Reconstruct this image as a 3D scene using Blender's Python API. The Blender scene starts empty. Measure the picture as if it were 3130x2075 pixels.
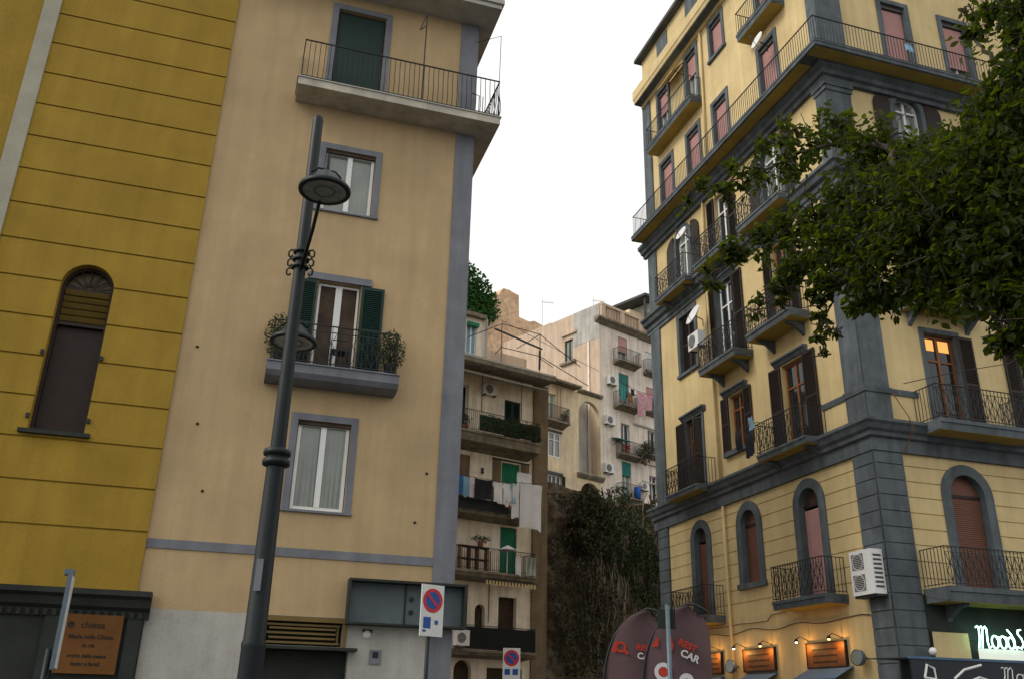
import bpy, math, random
from mathutils import Vector, Matrix, noise
random.seed(7)
R = math.radians
S = bpy.context.scene
COL = S.collection

# ------------------------------------------------------------------ camera
cam_d = bpy.data.cameras.new("camera")
cam = bpy.data.objects.new("camera", cam_d)
COL.objects.link(cam)
cam_d.sensor_width = 36.0
cam_d.lens = 36.0 * 2767.3 / 3130.0
cam_d.clip_end = 2000
p, r = R(22.187), R(1.356)
fw = Vector((0, math.cos(p), math.sin(p)))
up0 = Vector((0, -math.sin(p), math.cos(p)))
x0 = Vector((1, 0, 0))
xa = x0 * math.cos(r) + up0 * math.sin(r)
ya = up0 * math.cos(r) - x0 * math.sin(r)
M = Matrix((xa, ya, -fw)).transposed().to_4x4()
M.translation = Vector((0, 0, 1.6))
cam.matrix_world = M
S.camera = cam

# ------------------------------------------------------------------ sky, sun, exposure
SUN_EL, SUN_AZ = 40.0, -110.0          # azimuth from the viewing direction, negative = left
w = bpy.data.worlds.new("World"); S.world = w; w.use_nodes = True
nt = w.node_tree; nt.nodes.clear()
out = nt.nodes.new("ShaderNodeOutputWorld"); bg = nt.nodes.new("ShaderNodeBackground")
sky = nt.nodes.new("ShaderNodeTexSky"); sky.sky_type = 'NISHITA'; sky.sun_disc = False
sky.sun_elevation = R(SUN_EL); sky.sun_rotation = R(SUN_AZ); sky.air_density = 1.0; sky.dust_density = 3.0
hs = nt.nodes.new("ShaderNodeHueSaturation"); hs.inputs['Saturation'].default_value = 0.15
mx = nt.nodes.new("ShaderNodeMixRGB"); mx.inputs[0].default_value = 0.75
cn = nt.nodes.new("ShaderNodeTexNoise"); cn.inputs['Scale'].default_value = 2.2; cn.inputs['Detail'].default_value = 5
ctc = nt.nodes.new("ShaderNodeTexCoord"); nt.links.new(ctc.outputs['Generated'], cn.inputs['Vector'])
cr = nt.nodes.new("ShaderNodeValToRGB"); cr.color_ramp.elements[0].position = .3; cr.color_ramp.elements[1].position = .7
cr.color_ramp.elements[0].color = (.90, .88, .85, 1); cr.color_ramp.elements[1].color = (1, .985, .955, 1)
cs = nt.nodes.new("ShaderNodeVectorMath"); cs.operation = 'SCALE'; cs.inputs['Scale'].default_value = 10.4   # cloud veil
nt.links.new(cn.outputs['Fac'], cr.inputs[0]); nt.links.new(cr.outputs[0], cs.inputs[0]); nt.links.new(cs.outputs[0], mx.inputs[2])
nt.links.new(sky.outputs[0], hs.inputs['Color']); nt.links.new(hs.outputs[0], mx.inputs[1])
nt.links.new(mx.outputs[0], bg.inputs[0]); bg.inputs[1].default_value = 0.12
nt.links.new(bg.outputs[0], out.inputs[0])
sd = bpy.data.lights.new("sun", 'SUN'); sd.energy = 1.5; sd.angle = R(22); sd.color = (1, .93, .82)
sun = bpy.data.objects.new("sun", sd); COL.objects.link(sun)
a, e = R(SUN_AZ), R(SUN_EL)
sdir = Vector((math.sin(a) * math.cos(e), math.cos(a) * math.cos(e), math.sin(e)))
sun.rotation_euler = sdir.to_track_quat('Z', 'Y').to_euler()
S.view_settings.view_transform = 'Standard'; S.view_settings.look = 'None'
S.view_settings.exposure = 0.15; S.view_settings.gamma = 1.0
S.render.engine = 'CYCLES'

# ------------------------------------------------------------------ materials
def mat(name, col, rough=.85, var=.12, scale=1.5, fine=.10, bump=.0, bscale=60, streak=0.0, metal=0.0,
        spots=0.0, spotcol=None, trans=0.0, tcol=None, spec=.3, emit=None, estr=0.0):
    m = bpy.data.materials.new(name); m.use_nodes = True
    n = m.node_tree.nodes; l = m.node_tree.links
    b = n["Principled BSDF"]
    b.inputs['Roughness'].default_value = rough; b.inputs['Metallic'].default_value = metal
    b.inputs['Specular IOR Level'].default_value = spec
    tc = n.new("ShaderNodeTexCoord")
    def noi(sc, det=4, vec=None, rgh=.6):
        t = n.new("ShaderNodeTexNoise"); t.inputs['Scale'].default_value = sc; t.inputs['Detail'].default_value = det
        t.inputs['Roughness'].default_value = rgh
        l.new(vec or tc.outputs['Object'], t.inputs['Vector']); return t.outputs['Fac']
    def rng(f, lo, hi, a=.3, b_=.7):
        k = n.new("ShaderNodeMapRange"); k.inputs['From Min'].default_value = a; k.inputs['From Max'].default_value = b_
        k.inputs['To Min'].default_value = lo; k.inputs['To Max'].default_value = hi; l.new(f, k.inputs['Value']); return k.outputs[0]
    def mul(a_, b_):
        k = n.new("ShaderNodeMath"); k.operation = 'MULTIPLY'; l.new(a_, k.inputs[0]); l.new(b_, k.inputs[1]); return k.outputs[0]
    f = rng(noi(scale), 1 - var, 1 + var)
    if fine: f = mul(f, rng(noi(45, 3), 1 - fine, 1 + fine))
    if streak:
        mp = n.new("ShaderNodeMapping"); mp.inputs['Scale'].default_value = (1, 1, .08)
        l.new(tc.outputs['Object'], mp.inputs['Vector'])
        f = mul(f, rng(noi(3.2, 5, mp.outputs[0]), 1 - streak, 1 + streak * .3))
    v = n.new("ShaderNodeVectorMath"); v.operation = 'SCALE'
    v.inputs[0].default_value = col[:3]; l.new(f, v.inputs['Scale'])
    src = v.outputs[0]
    if spots:
        mm = n.new("ShaderNodeMixRGB"); l.new(rng(noi(.9, 9, None, .75), 0, spots, .5, .62), mm.inputs[0])
        l.new(src, mm.inputs[1]); mm.inputs[2].default_value = (*(spotcol or [c * .5 for c in col]), 1); src = mm.outputs[0]
    l.new(src, b.inputs['Base Color'])
    if bump:
        bp = n.new("ShaderNodeBump"); bp.inputs['Strength'].default_value = bump; bp.inputs['Distance'].default_value = .02
        l.new(noi(bscale, 4), bp.inputs['Height']); l.new(bp.outputs[0], b.inputs['Normal'])
    if trans:
        tr = n.new("ShaderNodeBsdfTranslucent"); mi = n.new("ShaderNodeMixShader"); mi.inputs[0].default_value = trans
        if tcol: tr.inputs[0].default_value = (*tcol, 1)
        else: l.new(src, tr.inputs[0])
        l.new(b.outputs[0], mi.inputs[1]); l.new(tr.outputs[0], mi.inputs[2])
        l.new(mi.outputs[0], n["Material Output"].inputs[0])
    if emit:
        b.inputs['Emission Color'].default_value = (*emit, 1); b.inputs['Emission Strength'].default_value = estr
    return m
M_ = {}
def defm(k, *a, **kw): M_[k] = mat(k, *a, **kw)
defm('yellow_stucco', (.31, .20, .024), fine=.17, var=.13, scale=.7, streak=.14, bump=.3, spots=.3, spotcol=(.30, .185, .024))
defm('pale_stucco', (.33, .32, .25), var=.1, bump=.2)
defm('peach_stucco', (.46, .335, .185), fine=.17, var=.12, scale=.6, streak=.12, bump=.3, spots=.4, spotcol=(.40, .29, .165))
defm('grey_trim', (.18, .19, .215), var=.15, streak=.22, bump=.25)
defm('white_plaster', (.42, .41, .37), var=.12, streak=.15, bump=.2)
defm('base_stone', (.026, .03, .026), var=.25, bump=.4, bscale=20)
defm('cream_stucco', (.62, .485, .25), fine=.15, var=.12, scale=.6, streak=.15, bump=.25, spots=.35, spotcol=(.48, .35, .14))
defm('slate_trim', (.105, .125, .138), var=.22, streak=.4, bump=.4, spots=.5, spotcol=(.05, .06, .062))
defm('slab_soffit', (.34, .25, .06), var=.15, scale=2, bump=.2)
defm('dark_wood', (.022, .013, .009), rough=.6, var=.2, scale=4)
defm('orange_wood', (.20, .065, .014), rough=.45, var=.2, scale=5)
defm('white_paint', (.72, .73, .72), rough=.45, var=.05)
defm('green_paint', (.004, .024, .017), rough=.55, var=.15)
defm('pink_roller', (.50, .28, .26), rough=.6, var=.08)
defm('brown_roller', (.16, .07, .045), rough=.6, var=.1)
defm('iron', (.015, .018, .02), rough=.5, var=.2, scale=8)
defm('post_iron', (.006, .011, .013), rough=.5, var=.2, scale=6, spec=.3)
defm('glass', (.012, .018, .020), rough=.05, var=.05, fine=0, spec=.5)
defm('glass_curtain', (.19, .215, .19), rough=.12, var=.15, scale=2, fine=0, spec=.7)
defm('interior', (.06, .04, .025), rough=.8, var=.4, scale=3)
defm('concrete', (.46, .43, .36), var=.2, scale=2.5, streak=.2, bump=.3)
defm('old_concrete', (.22, .19, .14), var=.35, scale=2.5, streak=.35, bump=.4)
defm('leaf', (.012, .022, .002), rough=.55, var=.55, scale=1.6, fine=.2, trans=.30, tcol=(.17, .23, .010), spec=.12)
defm('leaf_wall', (.032, .058, .014), rough=.6, var=.5, scale=1.2, trans=.2)
defm('brass_dull', (.15, .10, .03), rough=.5)
defm('leaf_ivy', (.03, .11, .018), rough=.6, var=.4, scale=1.5, trans=.2)
defm('leaf_dull', (.055, .052, .022), rough=.7, var=.5, scale=.8, trans=.1)
defm('bark', (.05, .04, .03), var=.3, scale=6, bump=.5)
defm('old_white', (.84, .76, .66), var=.18, scale=.9, streak=.35, bump=.3, spots=.55, spotcol=(.46, .38, .29))
defm('old_tan', (.60, .46, .34), var=.15, scale=.9, streak=.25, bump=.3, spots=.35, spotcol=(.44, .36, .29))
defm('old_yellow', (.74, .61, .40), var=.18, scale=1.1, streak=.25, bump=.3, spots=.5, spotcol=(.55, .50, .42))
defm('old_grey', (.46, .45, .41), var=.18, scale=1.1, streak=.3, bump=.3)
defm('court_white', (.90, .80, .66), var=.15, scale=1.3, streak=.25, bump=.2, spots=.2, spotcol=(.34, .26, .16))
defm('court_brown', (.17, .125, .075), var=.25, scale=1.3, streak=.3, bump=.3)
defm('ruin_stone', (.64, .44, .28), var=.3, scale=2.2, bump=.6, bscale=8, spots=.5, spotcol=(.30, .20, .13))
defm('tufa', (.10, .075, .045), var=.6, scale=1.0, streak=.5, bump=.9, bscale=6, spots=.7, spotcol=(.17, .15, .12))
defm('green_roller', (.012, .17, .09), rough=.6, var=.15)
defm('teal_paint', (.03, .20, .18), rough=.6, var=.15)
defm('slate_roof', (.07, .075, .08), var=.3)
defm('tile_brown', (.28, .16, .10), var=.3)
defm('white_metal', (.68, .68, .68), rough=.4, var=.06)
defm('grille_dark', (.05, .05, .05), rough=.5)
defm('sign_white', (.62, .63, .62), rough=.35, var=.05)
defm('sign_red', (.50, .02, .03), rough=.35, var=.05)
defm('sign_blue', (.01, .07, .28), rough=.35, var=.05)
defm('sign_back', (.11, .15, .18), rough=.45, metal=.4, var=.1)
defm('box_panel', (.09, .115, .125), rough=.4, var=.25, scale=1.2)
defm('board_orange', (.135, .052, .008), rough=.7, var=.2)
defm('louvre_olive', (.13, .085, .014), rough=.7, var=.2)
defm('olive_glass', (.07, .05, .012), rough=.3, var=.3)
defm('ink', (.02, .015, .01), rough=.6)
defm('lamp_glass', (.26, .27, .23), rough=.2, var=.2, scale=9)
defm('flag_cloth', (.10, .062, .068), rough=.85, var=.15, trans=.1)
defm('flag_red', (.38, .03, .012), rough=.7)
defm('flag_white', (.5, .5, .52), rough=.7)
defm('bulb', (1, .6, .3), emit=(1, .55, .15), estr=14)
defm('bulb_cool', (1, 1, 1), emit=(.95, .9, .8), estr=14)
defm('neon', (.6, 1, .9), emit=(.45, 1, .75), estr=5)
defm('lit_panel', (.6, .6, .55), emit=(.55, .6, .5), estr=.7)
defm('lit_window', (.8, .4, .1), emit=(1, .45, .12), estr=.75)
defm('shop_board', (.17, .065, .016), rough=.5, var=.4, scale=4)
defm('awning_blue', (.07, .13, .22), rough=.85, var=.15)
defm('cloth_white', (.82, .82, .84), var=.08, trans=.25)
defm('cloth_blue', (.04, .17, .42), var=.1, trans=.2)
defm('cloth_light_blue', (.25, .45, .60), var=.1, trans=.25)
defm('cloth_lilac', (.75, .66, .74), var=.08, trans=.25)
defm('cloth_dark', (.015, .015, .022), var=.2)
defm('cloth_red', (.35, .04, .02), var=.1)
defm('cloth_pink', (.62, .32, .38), var=.3, scale=5, trans=.25, spots=.6, spotcol=(.72, .62, .62))
defm('terracotta', (.30, .12, .06), var=.15)
defm('plastic_green', (.008, .032, .014), var=.3, scale=3)
defm('plastic_blue', (.02, .10, .40))
defm('ground_paving', (.075, .073, .07), var=.25, bump=.3)
defm('black_board', (.012, .018, .025), rough=.5)

# ------------------------------------------------------------------ mesh builder
class MB:
    def __init__(s, T=None): s.v = []; s.f = []; s.T = T or (lambda u, d, z: (u, d, z)); s.smooth = False
    def P(s, u, d, z): s.v.append(s.T(u, d, z)); return len(s.v) - 1
    def face(s, pts): s.f.append([s.P(*q) for q in pts]); return s
    def box(s, u0, u1, d0, d1, z0, z1):
        i = [s.P(u, d, z) for u in (u0, u1) for d in (d0, d1) for z in (z0, z1)]
        for q in ((0, 1, 3, 2), (4, 6, 7, 5), (0, 4, 5, 1), (2, 3, 7, 6), (0, 2, 6, 4), (1, 5, 7, 3)):
            s.f.append([i[k] for k in q])
        return s
    def hexa(s, a, b):                      # two quads (lists of 4 points) joined
        i = [s.P(*q) for q in a] + [s.P(*q) for q in b]
        s.f += [[i[0], i[1], i[2], i[3]], [i[7], i[6], i[5], i[4]]]
        for k in range(4): s.f.append([i[k], i[4 + k], i[4 + (k + 1) % 4], i[(k + 1) % 4]])
        return s
    def tube(s, pts, rad, n=6, cap=True):
        pts = [Vector(q) for q in pts]; rr = rad if isinstance(rad, (list, tuple)) else [rad] * len(pts)
        rings = []
        for k, q in enumerate(pts):
            t = (pts[min(k + 1, len(pts) - 1)] - pts[max(k - 1, 0)])
            if t.length < 1e-9: t = Vector((0, 0, 1))
            t.normalize(); a_ = t.orthogonal() if k == 0 else (A - t * A.dot(t))
            A = a_.normalized(); B_ = t.cross(A)
            rings.append([s.P(*(q + (A * math.cos(2 * math.pi * j / n) + B_ * math.sin(2 * math.pi * j / n)) * rr[k])) for j in range(n)])
        for k in range(len(rings) - 1):
            for j in range(n):
                s.f.append([rings[k][j], rings[k][(j + 1) % n], rings[k + 1][(j + 1) % n], rings[k + 1][j]])
        if cap: s.f.append(rings[0][::-1]); s.f.append(rings[-1])
        return s
    def lathe(s, prof, c=(0, 0, 0), n=24, axis=None):    # prof (r,z)
        rings = []
        Q = Matrix.Identity(3) if axis is None else Vector((0, 0, 1)).rotation_difference(Vector(axis)).to_matrix()
        for rr, z in prof:
            rings.append([s.P(*(Vector(c) + Q @ Vector((rr * math.cos(2 * math.pi * j / n), rr * math.sin(2 * math.pi * j / n), z)))) for j in range(n)])
        for k in range(len(rings) - 1):
            for j in range(n): s.f.append([rings[k][j], rings[k][(j + 1) % n], rings[k + 1][(j + 1) % n], rings[k + 1][j]])
        return s
    def prism(s, pts, d0, d1):              # polygon in (u,z) extruded along d
        a_ = [s.P(u, d0, z) for u, z in pts]; b = [s.P(u, d1, z) for u, z in pts]; n = len(pts)
        s.f.append(a_[::-1]); s.f.append(b)
        for k in range(n): s.f.append([a_[k], a_[(k + 1) % n], b[(k + 1) % n], b[k]])
        return s
    def sweep(s, prof, u0, u1):             # profile (d,z) closed, along u
        a_ = [s.P(u0, d, z) for d, z in prof]; b = [s.P(u1, d, z) for d, z in prof]; n = len(prof)
        s.f.append(a_[::-1]); s.f.append(b)
        for k in range(n): s.f.append([a_[k], a_[(k + 1) % n], b[(k + 1) % n], b[k]])
        return s
    def ring_arch(s, uc, hi, ho, zs, zb, d0, d1, n=18):
        s.box(uc - ho, uc - hi, d0, d1, zb, zs); s.box(uc + hi, uc + ho, d0, d1, zb, zs)
        for k in range(n):
            a0, a1 = math.pi * k / n, math.pi * (k + 1) / n
            q = [(uc + h * math.cos(t), zs + h * math.sin(t)) for h, t in ((hi, a0), (ho, a0), (ho, a1), (hi, a1))]
            s.hexa([(u, d0, z) for u, z in q], [(u, d1, z) for u, z in q])
        return s
    def build(s, name, m, parent=None, smooth=False):
        me = bpy.data.meshes.new(name); me.from_pydata(s.v, [], s.f); me.materials.append(M_[m]); me.update()
        if smooth: me.polygons.foreach_set('use_smooth', [True] * len(me.polygons))
        o = bpy.data.objects.new(name, me); COL.objects.link(o)
        if parent: o.parent = parent
        return o
def tag(o, label=None, cat=None, group=None, kind=None):
    if label: o['label'] = label
    if cat: o['category'] = cat
    if group: o['group'] = group
    if kind: o['kind'] = kind
    return o
def thing(name, label, cat, loc=(0, 0, 0), rz=0, group=None):
    o = bpy.data.objects.new(name, None); COL.objects.link(o); o.location = loc; o.rotation_euler = (0, 0, rz)
    o.empty_display_size = .3
    return tag(o, label, cat, group)
def children(o): return [c for c in bpy.data.objects if c.parent == o]
def copy_tree(o, parent=None):
    c = o.copy(); COL.objects.link(c)
    if parent: c.parent = parent
    for ch in children(o): copy_tree(ch, c)
    return c
class Frame:                                # a building's own axes
    def __init__(s, x, y, az): s.x, s.y, s.rz = x, y, R(90 - az)
    def W(s, x, y, z=0):
        c, q = math.cos(s.rz), math.sin(s.rz); return (s.x + c * x - q * y, s.y + q * x + c * y, z)
def FRONT(u, d, z): return (u, -d, z)
def SIDE(u, d, z): return (-d, u, z)
def hang(fr, side, name, label, cat, u, d, z, group=None):   # thing with local x along wall, -y outwards
    if side: return thing(name, label, cat, fr.W(-d, u, z), fr.rz - math.pi / 2, group)
    return thing(name, label, cat, fr.W(u, -d, z), fr.rz, group)

# ------------------------------------------------------------------ facade pieces
def wall(T, parent, m, u0, u1, z0, z1, holes=(), depth=.24, grooves=(), d=0.0, name='wall', gd=.03, gh=.014, mb=None):
    b = mb or MB(T)
    us = sorted({u0, u1, *[h[i] for h in holes for i in (0, 1)]})
    zs = sorted({z0, z1, *[h[i] for h in holes for i in (2, 3)], *[g + k for g in grooves for k in (-gh, gh)]})
    us = [u for u in us if u0 <= u <= u1]; zs = [z for z in zs if z0 <= z <= z1]
    for ua, ub in zip(us, us[1:]):
        for za, zb in zip(zs, zs[1:]):
            if zb - za < 1e-5: continue
            uc, zc = (ua + ub) / 2, (za + zb) / 2
            if any(h[0] < uc < h[1] and h[2] < zc < h[3] for h in holes): continue
            gr = any(abs(zc - g) < gh * .9 for g in grooves); dd = d - gd if gr else d
            b.face([(ua, dd, za), (ub, dd, za), (ub, dd, zb), (ua, dd, zb)])
            if gr:
                for zz in (za, zb): b.face([(ua, d, zz), (ub, d, zz), (ub, d - gd, zz), (ua, d - gd, zz)])
    for h in holes:
        a_, c, zb, zt = h[:4]; dp = d - depth
        if len(h) > 4:                       # round head
            hw = (c - a_) / 2; uc = (a_ + c) / 2; sp = zt - hw; n = 16
            arc = [(uc - hw * math.cos(math.pi * k / n), sp + hw * math.sin(math.pi * k / n)) for k in range(n + 1)]
            for (ua, za), (ub, zb2) in zip(arc, arc[1:]):
                b.face([(ua, d, za), (ub, d, zb2), (ub, d, zt), (ua, d, zt)])
                b.face([(ua, d, za), (ub, d, zb2), (ub, dp, zb2), (ua, dp, za)])
            zt = sp
        else: b.face([(a_, d, zt), (c, d, zt), (c, dp, zt), (a_, dp, zt)])
        b.face([(a_, d, zb), (c, d, zb), (c, dp, zb), (a_, dp, zb)])
        b.face([(a_, d, zb), (a_, d, zt), (a_, dp, zt), (a_, dp, zb)])
        b.face([(c, d, zb), (c, d, zt), (c, dp, zt), (c, dp, zb)])
    return b if mb else b.build(name, m, parent)
def casement(T, parent, u0, u1, z0, z1, m='white_paint', glass='glass', dd=-.2, fw_=.05, transom=None, name='window', mull=.07, n=2):
    b = MB(T)
    b.box(u0, u0 + fw_, dd - .03, dd + .03, z0, z1); b.box(u1 - fw_, u1, dd - .03, dd + .03, z0, z1)
    b.box(u0 + fw_, u1 - fw_, dd - .028, dd + .028, z1 - fw_, z1); b.box(u0 + fw_, u1 - fw_, dd - .028, dd + .028, z0, z0 + fw_)
    for k in range(1, n):
        uc = u0 + (u1 - u0) * k / n; b.box(uc - mull / 2, uc + mull / 2, dd - .026, dd + .036, z0 + fw_, z1 - fw_)
    if transom: b.box(u0 + fw_, u1 - fw_, dd - .024, dd + .032, transom - .03, transom + .03)
    o = b.build(name, m, parent)
    if glass == 'glass_curtain':             # net curtain hanging in pleats behind the glass
        b = MB(T); k = int((u1 - u0) / .02)
        for q in range(k):
            ua, ub = u0 + .01 + (u1 - u0 - .02) * q / k, u0 + .01 + (u1 - u0 - .02) * (q + 1) / k
            da, db = (dd - .02 + .0035 * math.sin(v * 62) + .002 * math.sin(v * 23) for v in (ua, ub))
            b.face([(ua, da, z0 + .01), (ub, db, z0 + .01), (ub, db, z1 - .01), (ua, da, z1 - .01)])
        b.build('curtained_pane', glass, o, True)
    else: MB(T).box(u0 + .01, u1 - .01, dd - .012, dd - .002, z0 + .01, z1 - .01).build('pane', glass, o)
    return o
def surround(T, parent, u0, u1, z0, z1, w_=.16, m='slate_trim', sill=True, pr=.045):
    b = MB(T); b.box(u0 - w_, u0, .001, pr, z0, z1); b.box(u1, u1 + w_, .001, pr, z0, z1); b.box(u0 - w_, u1 + w_, .001, pr + .003, z1, z1 + w_)
    for q in ((u0, u0 + .012, z0, z1), (u1 - .012, u1, z0, z1), (u0 + .012, u1 - .012, z1 - .012, z1)): b.box(q[0], q[1], -.235, .0005, q[2], q[3])
    if sill: b.box(u0 - w_ - .04, u1 + w_ + .04, .001, pr + .06, z0 - .12, z0)
    return b.build('surround', m, parent)
def roller(T, parent, u0, u1, z0, z1, m='pink_roller', dd=-.1):
    b = MB(T); n = max(2, int((z1 - z0) / .055)); h = (z1 - z0) / n
    for k in range(n):
        z = z0 + k * h
        b.face([(u0, dd, z), (u1, dd, z), (u1, dd + .014, z + h * .45), (u0, dd + .014, z + h * .45)])
        b.face([(u0, dd + .014, z + h * .45), (u1, dd + .014, z + h * .45), (u1, dd, z + h), (u0, dd, z + h)])
    b.box(u0, u1, dd - .01, dd + .022, z0 - .03, z0)
    return b.build('roller_shutter', m, parent)
def leaf_shutter(T, parent, u0, u1, z0, z1, m='dark_wood', dd=.03, ang=0.0, hinge=None):
    # louvred leaf; ang turns it about the hinge edge
    hu = u0 if hinge is None else hinge
    def TT(u, d, z):
        x, y = u - hu, d - dd; c, q = math.cos(ang), math.sin(ang)
        return T(hu + c * x - q * y, dd + q * x + c * y, z)
    b = MB(TT); f_ = .06; t = .035
    b.box(u0, u0 + f_, dd, dd + t, z0, z1); b.box(u1 - f_, u1, dd, dd + t, z0, z1)
    zm = (z0 + z1) / 2
    for z in (z0, zm - .04, z1 - .08): b.box(u0 + f_, u1 - f_, dd + .001, dd + t - .001, z, z + .08)
    z = z0 + .09
    while z < z1 - .1:
        if not (zm - .08 < z < zm + .04):
            b.hexa([(u0 + f_, dd + .004, z + .03), (u1 - f_, dd + .004, z + .03), (u1 - f_, dd + .012, z + .036), (u0 + f_, dd + .012, z + .036)],
                   [(u0 + f_, dd + t - .012, z), (u1 - f_, dd + t - .012, z), (u1 - f_, dd + t - .004, z + .006), (u0 + f_, dd + t - .004, z + .006)])
        z += .048
    b.box(u0 + f_, u1 - f_, dd + .001, dd + .004, z0 + .08, z1 - .08)
    return b.build('shutter', m, parent)
def hood(T, parent, u0, u1, z, m='slate_trim', o=.18):
    return MB(T).sweep([(.001, z), (.001, z + .2), (o, z + .2), (o, z + .14), (o * .7, z + .1), (.05, z)], u0, u1).build('hood', m, parent)
def slab(T, parent, u0, u1, o, zt, th=.22, m='slate_trim', soff='slab_soffit', brackets=(), name='balcony'):
    b = MB(T).sweep([(.0015, zt - th * .5), (.0015, zt), (o, zt), (o, zt - th * .35), (o - .03, zt - th * .4), (o - .05, zt - th)], u0, u1)
    b.box(u0 + .01, u1 - .01, .0015, o - .06, zt - th, zt - th * .5 - .002)
    s = b.build(name, m, parent)
    MB(T).hexa([(u0 + .02, .004, zt - th - .008), (u1 - .02, .004, zt - th - .008), (u1 - .02, .004, zt - th - .003), (u0 + .02, .004, zt - th - .003)],
               [(u0 + .02, o - .055, zt - th - .008), (u1 - .02, o - .055, zt - th - .008), (u1 - .02, o - .055, zt - th - .003), (u0 + .02, o - .055, zt - th - .003)]).build('soffit', soff, s)
    for u in brackets:
        k = [(.002, zt - th - .42), (.002, zt - th - .008), (o * .75, zt - th - .008), (o * .75, zt - th - .08), (o * .45, zt - th - .12), (o * .3, zt - th - .22), (.09, zt - th - .32)]
        MB(T).sweep(k, u - .07, u + .07).build('bracket', m, s)
    return s
def railing(T, parent, u0, u1, o, z0, h=.95, sp=.11, style='plain', m='iron', sides=(1, 1), br=.007, name='railing'):
    b = MB(T); o -= .04; u0 += .04; u1 -= .04
    def bar(u, d, st):
        if st == 'belly':
            q = [(0, 0), (.035, .12), (.06, .25), (.05, .42), (.02, .6), (0, .75), (0, 1)]
            prev = None
            for bo, t in q:
                c = (u, d + (bo if d >= o - .001 else 0), z0 + h * t)
                if prev:
                    b.hexa([(prev[0] - br, prev[1] - br, prev[2]), (prev[0] + br, prev[1] - br, prev[2]), (prev[0] + br, prev[1] + br, prev[2]), (prev[0] - br, prev[1] + br, prev[2])],
                           [(c[0] - br, c[1] - br, c[2]), (c[0] + br, c[1] - br, c[2]), (c[0] + br, c[1] + br, c[2]), (c[0] - br, c[1] + br, c[2])])
                prev = c
        else: b.box(u - br, u + br, d - br, d + br, z0 + .03, z0 + h)
    n = max(1, round((u1 - u0) / sp))
    for k in range(n + 1): bar(u0 + (u1 - u0) * k / n, o, style)
    b.box(u0 - .015, u1 + .015, o - .018, o + .018, z0 + h, z0 + h + .022)
    b.box(u0 - .01, u1 + .01, o - .012, o + .012, z0 + .06, z0 + .08)
    if style == 'ornate':
        b.box(u0, u1, o - .01, o + .01, z0 + h - .14, z0 + h - .125)
        for k in range(n):
            uc = u0 + (u1 - u0) * (k + .5) / n
            if k % 2: pts = [(uc - sp * .45, z0 + .12), (uc + sp * .4, z0 + .35), (uc - sp * .4, z0 + .55), (uc + sp * .45, z0 + h - .14)]
            else: pts = [(uc + sp * .45, z0 + .12), (uc - sp * .4, z0 + .35), (uc + sp * .4, z0 + .55), (uc - sp * .45, z0 + h - .14)]
            for (ua, za), (ub, zb) in zip(pts, pts[1:]):
                b.hexa([(ua - br, o - br, za), (ua + br, o - br, za), (ua + br, o + br, za), (ua - br, o + br, za)],
                       [(ub - br, o - br, zb), (ub + br, o - br, zb), (ub + br, o + br, zb), (ub - br, o + br, zb)])
    for on, u in zip(sides, (u0, u1)):
        if not on: continue
        n2 = max(1, round(o / sp))
        for k in range(n2): b.box(u - br, u + br, o * k / n2 + .02 - br, o * k / n2 + .02 + br, z0 + .03, z0 + h)
        b.box(u - .014, u + .014, .01, o - .02, z0 + h, z0 + h + .02); b.box(u - .01, u + .01, .01, o - .014, z0 + .062, z0 + .078)
    return b.build(name, m, parent)
def leaves(n, fn, size=.08, T=None, droop=.5, aspect=.45, rnd=random):
    b = MB(T)
    for _ in range(n):
        c = Vector(fn()); s_ = size * rnd.uniform(.5, 1.35)
        d = Vector((rnd.gauss(0, 1), rnd.gauss(0, 1), rnd.gauss(0, .8) - droop * 1.4)).normalized()
        q = d.cross(Vector((rnd.gauss(0, 1), rnd.gauss(0, 1), rnd.gauss(0, 1)))).normalized(); nn = d.cross(q)
        w_ = s_ * aspect
        i = [b.P(*c), b.P(*(c + d * s_ * .35 + q * w_ * .5 + nn * w_ * .15)), b.P(*(c + d * s_ * .75 + q * w_ * .35 + nn * w_ * .12)), b.P(*(c + d * s_ - nn * w_ * .1)),
             b.P(*(c + d * s_ * .75 - q * w_ * .35 + nn * w_ * .12)), b.P(*(c + d * s_ * .35 - q * w_ * .5 + nn * w_ * .15))]
        b.f.append([i[0], i[1], i[2], i[3]]); b.f.append([i[0], i[3], i[4], i[5]])
    return b
def grid_blob(fn, nu, nv, T=None):
    b = MB(T); idx = [[b.P(*fn(u / nu, v / nv)) for v in range(nv + 1)] for u in range(nu + 1)]
    for u in range(nu):
        for v in range(nv): b.f.append([idx[u][v], idx[u + 1][v], idx[u + 1][v + 1], idx[u][v + 1]])
    return b

# ------------------------------------------------------------------ ground
def big(z, m, name, x0, x1, y0, y1):
    o = MB().face([(x0, y0, z), (x1, y0, z), (x1, y1, z), (x0, y1, z)]).build(name, m); tag(o, kind='structure'); return o
big(0, 'ground_paving', 'ground', -600, 600, -600, 600)
# ================================================================== LEFT: yellow and peach buildings
LF = Frame(-1.15354, 19.96671, 73)
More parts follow.
